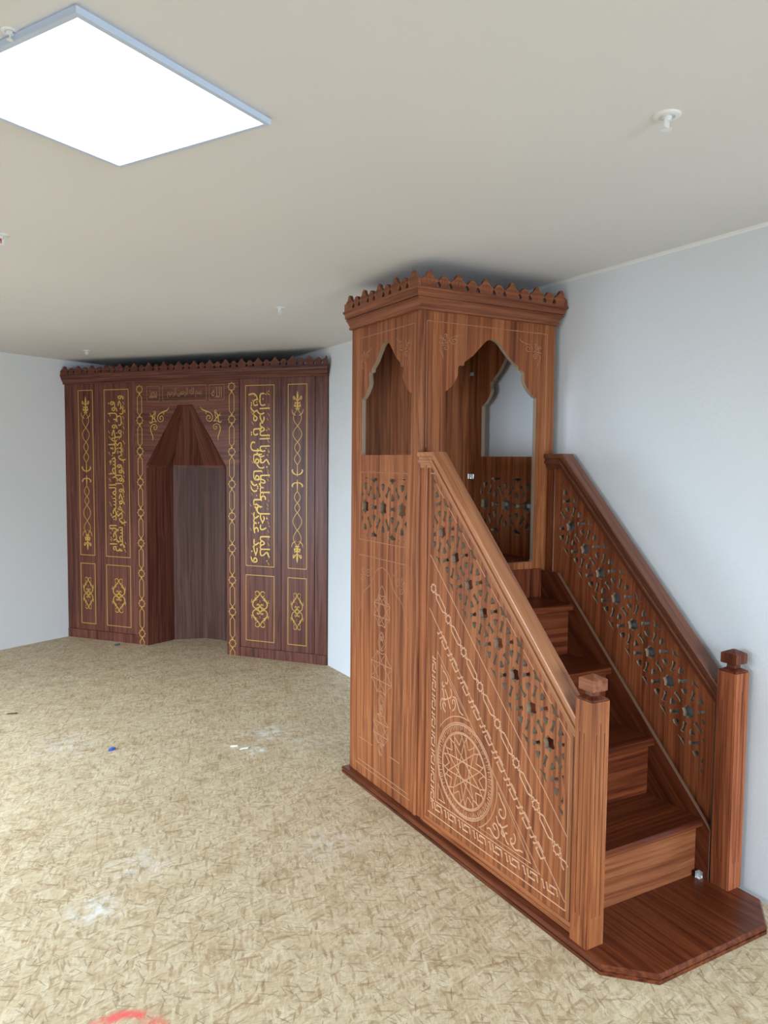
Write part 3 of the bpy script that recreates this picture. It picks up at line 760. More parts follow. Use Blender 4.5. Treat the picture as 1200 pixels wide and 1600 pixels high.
def balustrade(f, carved, rail_x0, rail_x1, stile_x0, stile_x1, inner):
    root = None
    # panel
    outer = [pan(2.690, .087), pan(1.806, .087), pan(1.806, 1.806 - 1.055), pan(2.655, 2.655 - 1.055), pan(2.690, 1.60)]
    s2 = math.sqrt(.5)
    edges = [(1, 0, py(2.6535)), (-1, 0, -py(1.847)), (-s2, s2, s2 * (pz(0) - py(1.1235))), (s2, -s2, -s2 * (pz(0) - py(1.418)))]
    p = .1338 * KP
    holes = lattice(p, 180 - 15, pan(2.4894, 1.2183), 9, edges)
    bm = plate_bm(outer, holes, .018)
    if carved:
        G1, G2, G3, G4 = [], [], [], []
        G1 += [[pan(2.667, 1.211), pan(1.823, .366)], [pan(2.669, .986), pan(1.828, .143)], [pan(2.663, .115), pan(1.824, .115)], [pan(1.824, .115), pan(1.823, .70)], [pan(1.823, .70), pan(2.648, 1.525)],[pan(2.6765, 1.55), pan(2.640, 1.55)]]
        G1 += [('closed', [pan(2.604, .178), pan(1.952, .178), pan(2.604, .815)])]
        # curved triangle pieces round the rosette
        C = (2.408, .379)
        def cut(a0, a1, extra): return [pan(C[0] + .212 * math.cos(R(a0 + (a1 - a0) * k / 18)), C[1] + .212 * math.sin(R(a0 + (a1 - a0) * k / 18))) for k in range(19)] + [pan(*e) for e in extra]
        G1 += [('closed', cut(40, 101, []) [:0] + [pan(2.576, .765), pan(2.576, .506)] + cut(37, 98, []) + [])]
        G1 += [('closed', [pan(2.0, .195), pan(2.305, .195)] + cut(240, 170, []) + [])]
        G1 += [[pan(2.5855, .196), pan(2.535, .196), pan(2.5855, .262), pan(2.5855, .196)]]
        # chain
        for l in chain_band(-1.567, 2.664, 1.826, 2.640, .1098): G2 += xf([l], lambda a, b: pan(a, b))
        # key bands
        G3 += xf(fret_band((2.640, .79), (0, -1), (-1, 0), .63, .024, .0785) , lambda a, b: pan(a, b))
        G3 += xf(fret_band((2.640, .168), (-1, 0), (0, -1), .80, .026, .099), lambda a, b: pan(a, b))
        G3 += xf(fret_band((2.610, .895), (-s2, -s2), (-s2, s2), 1.02, .030, .106), lambda a, b: pan(a, b))
        # rosette
        G4 += [circle(*pan(*C), .147), circle(*pan(*C), .1525), circle(*pan(*C), .184), circle(*pan(*C), .191)]
        G5 = star_lines(*pan(*C), .112, .112, 10, 4, PI / 10)
        for i in range(10):
            a = PI / 10 + 2 * PI * i / 10
            q0 = (C[0] + .112 * math.cos(a), C[1] + .112 * math.sin(a))
            for s in (-1, 1):
                q1 = (C[0] + .145 * math.cos(a + s * .16), C[1] + .145 * math.sin(a + s * .16)); G5.append([pan(*q0), pan(*q1)])
            b = a + PI / 10
            q2 = (C[0] + .098 * math.cos(b), C[1] + .098 * math.sin(b))
            for s in (-1, 1):
                q3 = (C[0] + .138 * math.cos(b + s * .22), C[1] + .138 * math.sin(b + s * .22)); G5.append([pan(*q2), pan(*q3)])
        G6 = []
        for i in range(40):
            a = 2 * PI * i / 40; w_ = 2 * PI / 40
            def pr_(r, t): return pan(C[0] + r * math.cos(t), C[1] + r * math.sin(t))
            G6.append([pr_(.158, a), pr_(.178, a), pr_(.178, a + .55 * w_), pr_(.166, a + .55 * w_)])
            if i % 2: G6.append([pr_(.160, a + .3 * w_), pr_(.172, a + .3 * w_)])
        # scrolls above and beside the rosette
        def orn(x0, x1, z0, z1, fl, wd=.0045): return xf(ornament(x0, x1, z0, z1, fl, fixw=wd), lambda a, b: pan(a, b))
        G7 = xf([spline(l, 5) for l in [
            [(2.562, .745), (2.540, .735), (2.527, .715), (2.535, .695), (2.545, .705)],
            [(2.562, .70), (2.566, .685), (2.556, .678), (2.550, .690)],
            [(2.571, .668), (2.556, .664), (2.553, .640), (2.545, .628), (2.524, .640), (2.505, .648), (2.497, .664), (2.506, .688)],
            [(2.545, .672), (2.530, .650), (2.512, .612), (2.504, .596)],
            [(2.540, .578), (2.552, .588), (2.560, .604), (2.550, .616), (2.540, .606), (2.545, .596)],
            [(2.572, .580), (2.578, .605), (2.565, .628), (2.548, .622)],
            [(2.495, .596), (2.480, .606), (2.470, .625), (2.478, .645), (2.492, .640), (2.488, .622)],
            [(2.492, .655), (2.470, .655), (2.455, .630), (2.440, .608), (2.413, .600)],
        ]] + [spline(l, 5) for l in [
            [(2.187, .378), (2.165, .350), (2.146, .331), (2.143, .305), (2.160, .290), (2.180, .300), (2.178, .318), (2.163, .318)],
            [(2.198, .285), (2.185, .262), (2.165, .255), (2.150, .262), (2.128, .279)],
            [(2.254, .212), (2.235, .220), (2.215, .205), (2.195, .200), (2.180, .215), (2.185, .240), (2.205, .253), (2.216, .240), (2.200, .228)],
            [(2.175, .265), (2.150, .235), (2.135, .212), (2.120, .208)],
            [(2.158, .250), (2.165, .235), (2.150, .226), (2.140, .245), (2.128, .241)],
            [(2.095, .262), (2.085, .245), (2.093, .225), (2.110, .220), (2.113, .235), (2.102, .238)],
            [(2.112, .219), (2.085, .205), (2.062, .214), (2.044, .214)],
        ]], lambda a, b: pan(a, b))
        for g in (G1, G2, G3, G4, G5, G6, G7): bm = carve(bm, g, .0072 if g in (G2, G3, G7) else (.0040 if g is G6 else .0054), .0034)
    map_bm(bm, f)
    pn = from_bm('fretwork_panel', bm, [M['wood_red_v' if inner else 'wood_v'], M['edge'], M['groove']], MB)
    return pn
PX = 1.778; PXR = 2.508
balustrade(lambda y, z, c: wl_(PX + c, y, z), True, 0, 0, 0, 0, False)
balustrade(lambda y, z, c: wl_(PXR - c, y, z), False, 0, 0, 0, 0, True)
def frame_pieces(x0, x1):
    a, b = wl_(x0, 0, 0)[0], wl_(x1, 0, 0)[0]
    y1, y2, y3 = 1.808 - OY, py(2.690) - OY, TY - .003 - OY
    # stile beside the tower with a rounded bead, bottom rail
    bm = bmesh.new(); bm_box(bm, (a, y2, PH), (b, y2 + .024, pz(1.60)), .004); bm_box(bm, (a + .006, y2 + .024, PH), (b - .006, y3, pz(1.60)), .001)
    from_bm('stile', bm, M['wood_v'], MB)
    bm = bmesh.new(); bm_box(bm, (a, y1, PH), (b, y2, pz(.072)), .002); bm_box(bm, (a + .005, y1, pz(.070)), (b - .005, y2, pz(.089)), .004)
    from_bm('bottom_rail', bm, M['wood_y'], MB)
frame_pieces(1.770, 1.802); frame_pieces(2.484, 2.516)
def handrail(xc, m):
    # cross-section (across, height below top), swept level then down at 45 degrees
    half = [(.0290, 0), (.0318, -.0006), (.0338, -.0022), (.0345, -.0048), (.0345, -.0175), (.0335, -.0195), (.0300, -.0205), (.0262, -.0240), (.0245, -.0300), (.0245, -.0345), (.0290, -.0352), (.0305, -.0370), (.0305, -.0440), (.0285, -.0462), (.0215, -.0475), (.0200, -.0540), (.0175, -.0560), (.0175, -.0680)]
    prof = [(-x, v) for x, v in half[::-1]] + half
    zt, c = 1.640, -1.030
    ym = zt - c; k = math.sqrt(2)
    def row(y, ztop, kind):
        out = []
        for x, v in prof:
            if kind == 0: out.append(wl_(xc + x, y, ztop + v))
            elif kind == 1: out.append(wl_(xc + x, y + (-v) * 0.0 + v * math.tan(R(22.5)) * -1 * -1, ztop + v))
            else: out.append(wl_(xc + x, y, ztop + v * k))
        return out
    rows = [row(TY - .004, zt, 0)]
    # mitre between level and 45-degree run: the offset line meets at y shifted by v*tan(22.5)
    rows.append([wl_(xc + x, ym - v * math.tan(R(22.5)), zt + v) for x, v in prof])
    rows.append([wl_(xc + x, 1.806, 1.806 + c + v * k) for x, v in prof])
    bm = bmesh.new(); V = [[bm.verts.new(p) for p in r] for r in rows]; n = len(prof)
    for a, b in zip(V, V[1:]):
        for i in range(n): bm.faces.new((a[i], a[(i + 1) % n], b[(i + 1) % n], b[i]))
    bm.faces.new(V[0]); bm.faces.new(V[-1])
    return from_bm('handrail', bm, M[m], MB)
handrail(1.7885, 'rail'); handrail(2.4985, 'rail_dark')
def newel(x0, y0, s):
    zt = .842
    bm = bmesh.new(); bm_box(bm, wl_(x0, y0, PH), wl_(x0 + s, y0 + s, zt))
    es = [e for e in bm.edges if abs(e.verts[0].co.z - e.verts[1].co.z) > .5]
    bmesh.ops.bevel(bm, geom=es, offset=.0035, segments=2, affect='EDGES')
    # flutes: three V-grooves cut in each face
    me = bpy.data.meshes.new('p'); bmesh.ops.recalc_face_normals(bm, faces=bm.faces); bm.to_mesh(me); bm.free()
    cut = bmesh.new()
    for fx in range(4):
        for q in (-.017, 0, .017) if fx in (0, 2) else (-.014, .006):
            L_ = .69 if q == 0 else .655
            zs, ze = PH + .10, PH + .10 + L_ - .05
            c_ = bmesh.new(); strokes_bm(c_, [[(q, zs), (q, zs + .02), (q, ze - .02), (q, ze)]], .0045, -.0008, .0035, tri=True)
            rot = Matrix.Rotation(fx * PI / 2, 4, 'Z')
            for v in c_.verts:
                a, z, c = v.co; p = rot @ Vector((a, -s / 2 + c, 0)); v.co = Vector(wl_(x0 + s / 2 + p.x, y0 + s / 2 + p.y, z))
            bmesh.ops.recalc_face_normals(c_, faces=c_.faces)
            t = bpy.data.meshes.new('t'); c_.to_mesh(t); c_.free(); cut.from_mesh(t); bpy.data.meshes.remove(t)
    mc = bpy.data.meshes.new('c'); cut.to_mesh(mc); cut.free()
    oa, oc = bpy.data.objects.new('a', me), bpy.data.objects.new('c', mc); COL.objects.link(oa); COL.objects.link(oc)
    md = oa.modifiers.new('b', 'BOOLEAN'); md.object = oc; md.operation = 'DIFFERENCE'; md.solver = SOLVER
    bpy.context.view_layer.update(); mm = bpy.data.meshes.new_from_object(oa.evaluated_get(bpy.context.evaluated_depsgraph_get()))
    bpy.data.objects.remove(oa); bpy.data.objects.remove(oc)
    mm.materials.clear()
    po = link('newel_post', mm, M['wood_red_v' if x0 > 2 else 'wood_v'], MB)
    cx, cy, _ = wl_(x0 + s / 2, y0 + s / 2, 0)
    bm = bmesh.new()
    def ring(h, z): return [bm.verts.new((cx + a * h, cy + b * h, z)) for a, b in ((-1, -1), (1, -1), (1, 1), (-1, 1))]
    def loft(rs):
        for a, b in zip(rs, rs[1:]):
            for k in range(4): bm.faces.new((a[k], a[(k + 1) % 4], b[(k + 1) % 4], b[k]))
        bm.faces.new(rs[0]); bm.faces.new(rs[-1])
    h = s / 2
    loft([ring(h - .0035, zt), ring(h - .0035, zt + .004), ring(h - .006, zt + .006), ring(.017, zt + .014), ring(.0155, zt + .030)])
    from_bm('neck', bm, M['red_v'], po)
    bm = bmesh.new(); loft([ring(.016, zt + .028), ring(.030, zt + .030), ring(.032, zt + .033), ring(.032, zt + .066), ring(.030, zt + .069), ring(.004, zt + .082)])
    from_bm('post_cap', bm, M['red_v'] if x0 > 2 else M['solid_y'], po)
    return po
newel(1.751, 1.730, .078); newel(2.455, 1.730, .078)
# small metal brackets holding the pieces together
def bracket(x, y, z, s=.02):
    bm = bmesh.new(); a = wl_(x, y, z)
    bm_box(bm, (a[0] - s, a[1] - .002, a[2]), (a[0], a[1], a[2] + s * 1.3), .0008); bm_box(bm, (a[0] - .002, a[1] - s, a[2]), (a[0], a[1], a[2] + s * 1.3), .0008); bm_box(bm, (a[0] - s, a[1] - s, a[2]), (a[0], a[1], a[2] + .002), .0006)
    lathe(bm, [(.003, 0), (.003, .003), (.0, .0035)], (a[0] - s * .5, a[1] - s * .5, a[2] + .002), 8)
    o = from_bm('bracket', bm, M['chrome'], MB); o['label'] = 'small bright metal corner bracket'; return o
bracket(2.452, 1.853, PH); bracket(2.492, TYB - .024, 1.505, .022); bracket(2.487, TYB - .024, 2.06, .018)

# ------------------------------------------------------------------ mihrab
MH = thing('mihrab', 'dark wooden prayer niche with gold lettering filling the far corner of the room', 'prayer niche', tuple(P0), math.atan2(U.y, U.x))
W = 2.557; MZ = 2.247
def fm(x, z, c): return (x, c, z)              # c = depth, away from the viewer
def mbox(name, x0, z0, x1, z1, d0=0.0, d1=.03, m='dark_v', parent=None, bevel=.0015): return box(name, (x0, d0, z0), (x1, d1, z1), M[m], parent or MH, bevel)
mbox('plinth', 0, 0, .757, .077); mbox('plinth', 1.783, 0, W, .077)
mbox('end_strip', 0, .079, .086, MZ, .004); mbox('end_strip', 2.452, .079, W, MZ, .004)
mbox('side_board', 0, 0, .018, MZ, .03, .06); mbox('side_board', W - .018, 0, W, MZ, .03, .045)
NXA, NXB, NZ = .875, 1.660, 1.545
mbox('pilaster', .760, 0, NXA, NZ, -.004, .03); mbox('pilaster', NXB, 0, 1.780, NZ, -.004, .03)
sp = [(.760, NZ), (NXA, NZ), (1.196, 2.046), (1.339, 2.046), (NXB, NZ), (1.780, NZ), (1.780, MZ), (.760, MZ)]
SPN = prism('spandrel_panel', sp, lambda a, b, c: (a, -.004 + c, b), .03, M['dark_x'], MH)
# niche: five upright facets, five hood facets
NC = (NXA + NXB) / 2
NV = [(NXA, .0), (.948, .262), (1.162, .415), (2 * NC - 1.162, .415), (2 * NC - .948, .262), (NXB, .0)]
HS = .182
for i in range(5):
    (xa, da), (xb, db) = NV[i], NV[i + 1]
    n = Vector((-(db - da), xb - xa)).normalized()
    bm = bmesh.new(); q = [(xa, da), (xb, db), (xb + n.x * .015, db + n.y * .015), (xa + n.x * .015, da + n.y * .015)]
    lo = [bm.verts.new((x, d + .002, 0)) for x, d in q]; hi = [bm.verts.new((x, d + .002, NZ - .004)) for x, d in q]
    bm.faces.new(lo); bm.faces.new(hi)
    for k in range(4): bm.faces.new((lo[k], lo[(k + 1) % 4], hi[(k + 1) % 4], hi[k]))
    from_bm('niche_panel', bm, M['niche'] if i in (1, 2, 3) else M['dark_v'], MH)  # lit grey tone on the three back facets, plain dark wood on the outer two
    def top(x, d): return (NC + (x - NC) * HS, d * HS)
    bm = bmesh.new(); A, B = top(xa, da), top(xb, db)
    ins = lambda x, d: (NC + (x - NC) * .975, max(d * .97, 0.002))
    a0, b0 = ins(xa, da), ins(xb, db)
    q4 = [Vector((a0[0], a0[1] + .002, NZ)), Vector((b0[0], b0[1] + .002, NZ)), Vector((B[0], B[1] + .002, 2.046)), Vector((A[0], A[1] + .002, 2.046))]
    o_ = (q4[0] + q4[1]) / 2; ex = (q4[1] - q4[0]).normalized(); es = (q4[2] + q4[3]) / 2 - o_; es = (es - ex * es.dot(ex)).normalized(); en = es.cross(ex)
    if en.dot(Vector((n.x, n.y, .3))) < 0: en = -en
    p = [bm.verts.new(((v - o_).dot(ex), 0, (v - o_).dot(es))) for v in q4]; p2 = [bm.verts.new((v.co.x, .012, v.co.z)) for v in p]
    bm.faces.new(p); bm.faces.new(p2)
    for k in range(4): bm.faces.new((p[k], p[(k + 1) % 4], p2[(k + 1) % 4], p2[k]))
    hp = from_bm('hood_panel', bm, M['dark_v'], MH)
    hp.matrix_local = Matrix(((ex.x, en.x, es.x, o_.x), (ex.y, en.y, es.y, o_.y), (ex.z, en.z, es.z, o_.z), (0, 0, 0, 1)))
    bm = bmesh.new()
    r = [[bm.verts.new((x, d + .002, z)) for (x, d) in ((xa, da), (xb, db), b0, a0)] for z in (NZ - .020, NZ)]
    for k in range(4): bm.faces.new((r[0][k], r[0][(k + 1) % 4], r[1][(k + 1) % 4], r[1][k]))
    bm.faces.new(r[0]); bm.faces.new(r[1])
    from_bm('hood_lip', bm, M['dark_x'], MH)
box('hood_cap', (NC - .075, .0, 2.044), (NC + .075, .09, 2.056), M['dark_x'], MH)
MPROF = [(.0, -.004), (.012, -.004), (.014, -.002), (.014, .006), (.011, .008), (.014, .012), (.022, .024), (.030, .036), (.033, .040), (.033, .044), (.028, .0445), (.028, .048), (.036, .0485), (.038, .060), (.044, .066), (.046, .070), (.046, .076), (.0, .076)]
cornice('cornice', .0, W, .0, .05, MZ, MPROF, [M['dark_x']] * 3, MH, (.05, .35), to=lambda x, y, z: (x, y, z))
crest(MH, W + .012, lambda a, z, c: (a - .0, -.040 + c, MZ + .074 + z), M['dark_x'], period=.1485, phase=.0)

# --- gold work
GW, GH = .0065, .0022
def twist(cx, z_top, z_bot, crossings, amps):
    """Two strands weaving through the given crossing heights."""
    out = []
    zs = crossings
    for s in (1, -1):
        l = []
        for i, (a, b) in enumerate(zip(zs, zs[1:])):
            sg = s * (1 if i % 2 == 0 else -1)
            for k in range(9):
                t = k / 9; l.append((cx + sg * amps[i] * math.sin(PI * t), a + (b - a) * t, .006))
        l.append((cx, zs[-1], .006)); out.append(l)
    return out
def fleur(cx, z, s, h=.095, w=.036):
    """Three-lobed lily, tip at z + s*h."""
    o = [[(cx, z, .004), (cx, z + s * h * .25, .012), (cx, z + s * h * .5, .020), (cx, z + s * h * .78, .013), (cx, z + s * h, .002)]]
    for q in (1, -1):
        o.append(spline([(cx, z + s * h * .05, .005), (cx + q * w * .45, z + s * h * .28, .010), (cx + q * w * .92, z + s * h * .52, .010), (cx + q * w * 1.0, z + s * h * .32, .008), (cx + q * w * .72, z + s * h * .22, .012)], 4))
        o.append(spline([(cx, z + s * h * .0, .006), (cx + q * w * .5, z - s * h * .12, .012), (cx + q * w * .62, z + s * h * .05, .004)], 4))
    return o
def tendril(cx, z, s, w):
    o = []
    for q in (1, -1): o.append(spline([(cx + q * .012, z, .005), (cx + q * w * .8, z + s * .018, .008), (cx + q * w, z + s * .05, .004)], 4))
    return o
def narrow_motif(cx):
    o = []
    T = lambda y: 2.187 - (y - 60) / 1510 * 1.436
    o += fleur(cx, T(205), 1, .085) + fleur(cx, T(255), 1, .05, .026)
    o += twist(cx, 0, 0, [T(v) for v in (262, 400, 530, 622, 715)], [.034, .038, .024, .026])
    o += tendril(cx, T(315), 1, .050)
    o.append([(cx, T(715), .006), (cx, T(790), .010), (cx, T(815), .003)]); o += [spline([(cx, T(800), .006), (cx + q * .028, T(790), .012), (cx + q * .046, T(765), .014), (cx + q * .036, T(755), .006)], 4) for q in (1, -1)]
    o.append([(cx, T(835), .003), (cx, T(865), .014), (cx, T(940), .006)]); o += [spline([(cx, T(862), .006), (cx + q * .028, T(868), .012), (cx + q * .046, T(888), .014), (cx + q * .036, T(898), .006)], 4) for q in (1, -1)]
    o += twist(cx, 0, 0, [T(v) for v in (935, 1030, 1110, 1255, 1390)], [.026, .022, .038, .034])
    o += tendril(cx, T(1345), -1, .050)
    o += fleur(cx, T(1395), -1, .05, .026) + fleur(cx, T(1440), -1, .085)
    return o
def medallion(cx, cz, sx, sz):
    """Pair of mirrored scrolls, picked from the photograph (half units)."""
    Q = [
        [(110, 385, 10), (125, 405, 22), (85, 430, 22), (35, 418, 26), (14, 372, 26), (40, 318, 30), (95, 262, 34), (145, 215, 40), (182, 160, 40), (192, 100, 36), (165, 45, 32), (110, 12, 28), (50, -12, 24), (12, -52, 24), (22, -92, 18), (62, -100, 20), (82, -75, 8)],
        [(100, 25, 20), (40, 45, 22), (12, 85, 20), (30, 122, 18), (78, 118, 20), (85, 92, 8)],
        [(150, 212, 20), (128, 255, 22), (122, 305, 6)], [(188, 150, 20), (225, 165, 18), (246, 152, 6)], [(178, 95, 18), (216, 200, 20), (205, 235, 6)],
        [(165, 190, 22), (115, 212, 20), (60, 232, 5)], [(60, 300, 18), (110, 330, 18), (128, 372, 6)],
        [(0, 150, 4), (0, 185, 30), (0, 235, 4)],
    ]
    out = []
    for q in (1, -1):
        for s in (1, -1):
            for l in Q:
                out.append([(cx + q * a / 246 * sx, cz + s * b / 430 * sz, wd / 246 * sx) for a, b, wd in spline(l, 3)])
    return out
# Arabic text: joined presentation forms, laid out right to left
FORMS = {'ا': 'ﺍﺎ', 'أ': 'ﺃﺄ', 'آ': 'ﺁﺂ', 'إ': 'ﺇﺈ', 'د': 'ﺩﺪ', 'ذ': 'ﺫﺬ', 'ر': 'ﺭﺮ', 'ز': 'ﺯﺰ', 'و': 'ﻭﻮ', 'ة': 'ﺓﺔ', 'ى': 'ﻯﻰ',
         'ب': 'ﺏﺐﺑﺒ', 'ت': 'ﺕﺖﺗﺘ', 'ج': 'ﺝﺞﺟﺠ', 'ح': 'ﺡﺢﺣﺤ', 'خ': 'ﺥﺦﺧﺨ', 'س': 'ﺱﺲﺳﺴ', 'ش': 'ﺵﺶﺷﺸ', 'ط': 'ﻁﻂﻃﻄ', 'ع': 'ﻉﻊﻋﻌ', 'ف': 'ﻑﻒﻓﻔ',
         'ق': 'ﻕﻖﻗﻘ', 'ك': 'ﻙﻚﻛﻜ', 'ل': 'ﻝﻞﻟﻠ', 'م': 'ﻡﻢﻣﻤ', 'ن': 'ﻥﻦﻧﻨ', 'ه': 'ﻩﻪﻫﻬ', 'ي': 'ﻱﻲﻳﻴ'}
def shape(t):
    out = []
    for i, c in enumerate(t):
        if c not in FORMS: out.append(c); continue
        prev = i > 0 and t[i - 1] in FORMS and len(FORMS[t[i - 1]]) == 4
        nxt = i + 1 < len(t) and t[i + 1] in FORMS and len(FORMS[c]) == 4
        F = FORMS[c]
        out.append(F[(3 if prev else 2) if nxt else (1 if prev else 0)])
    return ''.join(out[::-1])
def text_bm(t, w_, h_, thick=.012, depth=.0015):
    """Flat lettering as a bmesh, fitted to a box w_ x h_ centred on 0,0 (a, b), front at c = -depth."""
    cu = bpy.data.curves.new('t', 'FONT'); cu.body = t; cu.resolution_u = 3; cu.offset = thick; cu.extrude = .02
    o = bpy.data.objects.new('t', cu); COL.objects.link(o); bpy.context.view_layer.update()
    me = bpy.data.meshes.new_from_object(o.evaluated_get(bpy.context.evaluated_depsgraph_get()))
    bpy.data.objects.remove(o); bpy.data.curves.remove(cu)
    bm = bmesh.new(); bm.from_mesh(me); bpy.data.meshes.remove(me)
    xs = [v.co.x for v in bm.verts]; ys = [v.co.y for v in bm.verts]
    x0, x1, y0, y1 = min(xs), max(xs), min(ys), max(ys)
    for v in bm.verts:
        v.co = Vector((((v.co.x - x0) / (x1 - x0) - .5) * w_, ((v.co.y - y0) / (y1 - y0) - .5) * h_, -depth if v.co.z > 0 else .0006))
    for f in bm.faces: f.material_index = 0
    return bm
def add_bm(dst, src):
    me = bpy.data.meshes.new('t'); src.to_mesh(me); src.free(); dst.from_mesh(me); bpy.data.meshes.remove(me)
def inscription(name, t, cx, z0, z1, width, turn, m, parent):
    """Vertical band of lettering; turn=+1 letters' tops to the left, -1 to the right."""
    L_ = z1 - z0
    bm = bmesh.new()
    for i, part in enumerate(t):
        tb = text_bm(shape(part), L_ * (.985 if i else .95), width * .70, .006, .002 + .0004 * i)
        map_bm(tb, lambda a, b, c: (a + (.012 if i else -.012), b + (.205 - .41 * i) * width, c)); add_bm(bm, tb)
    rnd = random.Random(5 if turn > 0 else 9)
    marks = []
    for k in range(46):
        a = -L_ / 2 + L_ * (k + rnd.random()) / 46; b = (1 if rnd.random() < .6 else -1) * width * (.36 + .14 * rnd.random()); l = .016 + .014 * rnd.random()
        marks.append([(a, b, .004), (a + l * .9, b + l * .55, .0065)])
    for k in range(16):
        a = -L_ / 2 + L_ * rnd.random(); b = width * (rnd.random() - .35) * .8
        marks.append([(a - .005, b, .010), (a + .005, b, .010)])
    strokes_bm(bm, marks, .005, .0006, -.002)
    if turn > 0: map_bm(bm, lambda a, b, c: (cx - b, c, (z0 + z1) / 2 + a))
    else: map_bm(bm, lambda a, b, c: (cx + b, c, (z0 + z1) / 2 - a))
    return from_bm(name, bm, m, parent)
def fd(x, z, c): return (x, c + .002, z)          # on a door face
def fp(x, z, c): return (x, c - .004, z)          # on the projecting centre frame
def door_panel(x0, x1, fx0, fx1):
    d = mbox('door', x0, .080, x1, MZ, .002, .028)
    relief('gold_frame', [rect(fx0, .747, fx1, 2.187)], GW, GH, fd, M['gold'], d)
    relief('gold_frame', [rect(fx0, .138, fx1, .672)], GW, GH, fd, M['gold'], d)
    return d
d1 = door_panel(.089, .3795, .155, .311); d2 = door_panel(.3825, .757, .436, .691)
d3 = door_panel(1.783, 2.1565, 1.837, 2.094); d4 = door_panel(2.1595, 2.449, 2.219, 2.381)
relief('gold_knotwork', narrow_motif(.233), GW, GH, fd, M['gold'], d1)
relief('gold_knotwork', narrow_motif(2.300), GW, GH, fd, M['gold'], d4)
relief('gold_scrollwork', medallion(.233, .408, .062, .140), GW, .003, fd, M['gold'], d1)
relief('gold_scrollwork', medallion(2.300, .406, .060, .145), GW, .003, fd, M['gold'], d4)
relief('gold_scrollwork', medallion(.5665, .408, .078, .148), GW, .003, fd, M['gold'], d2)
relief('gold_scrollwork', medallion(1.966, .398, .086, .145), GW, .003, fd, M['gold'], d3)
inscription('gold_lettering', ('فول وجهك شطر المسجد الحرام', 'وحيث ما كنتم فولوا وجوهكم شطره'), .570, .775, 2.135, .165, 1, M['gold'], d2)
inscription('gold_lettering', ('كلما دخل عليها زكريا المحراب', 'وجد عندها رزقا قال يا مريم'), 1.962, .775, 2.150, .175, -1, M['gold'], d3)
def pilaster_band(cx, zs, top):
    o = []
    for z in zs:
        o.append(('closed', [(cx + .034 * (1 if k % 2 == 0 else .74) * math.cos(k * PI / 8), z + .034 * (1 if k % 2 == 0 else .74) * math.sin(k * PI / 8)) for k in range(16)]))
    hw = .022
    for a, b in zip(zs, zs[1:] + [None]):
        A = a - .034; B = (b + .034) if b is not None else .002
        for s in (1, -1):
            l = [(cx + s * .010, A + .004), (cx - s * hw, A - .034)]
            l += [(cx - s * hw, B + .034), (cx + s * .010, B - .004)] if b is not None else [(cx - s * hw, B)]
            o.append(l)
    return o
ZS = [2.182 - .2604 * k for k in range(9)]
relief('gold_star_band', pilaster_band(.812, ZS, 0), .0062, GH, fp, M['gold'], SPN)
relief('gold_star_band', pilaster_band(1.712, ZS, 0), .0062, GH, fp, M['gold'], SPN)
relief('gold_scrollwork', ornament(.911, 1.112, 1.754, 2.029, False, 1.0), GW, .003, fp, M['gold'], SPN)
relief('gold_scrollwork', ornament(1.415, 1.618, 1.754, 2.029, True, 1.0), GW, .003, fp, M['gold'], SPN)
relief('gold_frame', [rect(.888, 2.080, 1.016, 2.203, .008)], .0045, .0015, fp, M['gold_dull'], SPN)
relief('gold_frame', [rect(1.046, 2.080, 1.474, 2.203, .008)], .0045, .0015, fp, M['gold_dull'], SPN)
relief('gold_frame', [rect(1.502, 2.080, 1.641, 2.203, .008)], .0045, .0015, fp, M['gold_dull'], SPN)
for t, cx, w_, h_ in (('محمد', .952, .078, .075), ('بسم الله الرحمن الرحيم', 1.262, .335, .085), ('الله', 1.572, .098, .088)):
    bm = text_bm(shape(t), w_, h_, .004, .0012); map_bm(bm, lambda a, b, c: fp(cx + a, 2.142 + b, c))
    from_bm('gold_lettering', bm, M['gold_dull'], SPN)

# ------------------------------------------------------------------ ceiling fittings
def led_panel():
    c1, ex = Vector((.234, 1.600)), Vector((math.cos(R(28.6)), math.sin(R(28.6))))
    ey = Vector((-ex.y, ex.x)); S = .565; zb = 2.439
    t = thing('ceiling_light', 'square bright white flat ceiling light panel with slim frame', 'lamp', (c1.x + (ex + ey).x * S / 2, c1.y + (ex + ey).y * S / 2, zb), math.atan2(ex.y, ex.x))
    h = S / 2; fw = .013; top = CZ - zb - .004
    for i in range(4):
        a = i * PI / 2; ca, sa = math.cos(a), math.sin(a)
        q = [(-h, -h), (h, -h), (h - fw, -h + fw), (-h + fw, -h + fw)]
        bm = bmesh.new(); r = [[bm.verts.new((x * ca - y * sa, x * sa + y * ca, z)) for x, y in q] for z in (0, top)]
        bm.faces.new(r[0]); bm.faces.new(r[1])
        for k in range(4): bm.faces.new((r[0][k], r[0][(k + 1) % 4], r[1][(k + 1) % 4], r[1][k]))
        from_bm('frame_side', bm, M['frame'], t)
    bm = bmesh.new(); bm_box(bm, (-h + fw, -h + fw, .0015), (h - fw, h - fw, .004)); from_bm('diffuser', bm, M['led'], t)
    bm = bmesh.new(); bm_box(bm, (-h + .03, -h + .03, .006), (h - .03, h - .03, top + .0035)); from_bm('housing', bm, M['frame'], t)
led_panel()
SPR = [(1.566, 1.354, 'white fire sprinkler on ceiling above the pulpit stairs, nearest of all', 1.0), (1.660, 4.115, 'white fire sprinkler on ceiling behind the pulpit tower, left of its crown', .9),
       (.996, 6.56, 'small white fire sprinkler on ceiling just before the left end of the prayer niche', .9), (.205, 3.368, 'white fire sprinkler with red bulb cut by the left picture edge', 1.0), (.133, 1.772, 'small white fire sprinkler half hidden behind the bright ceiling light panel', .5)]
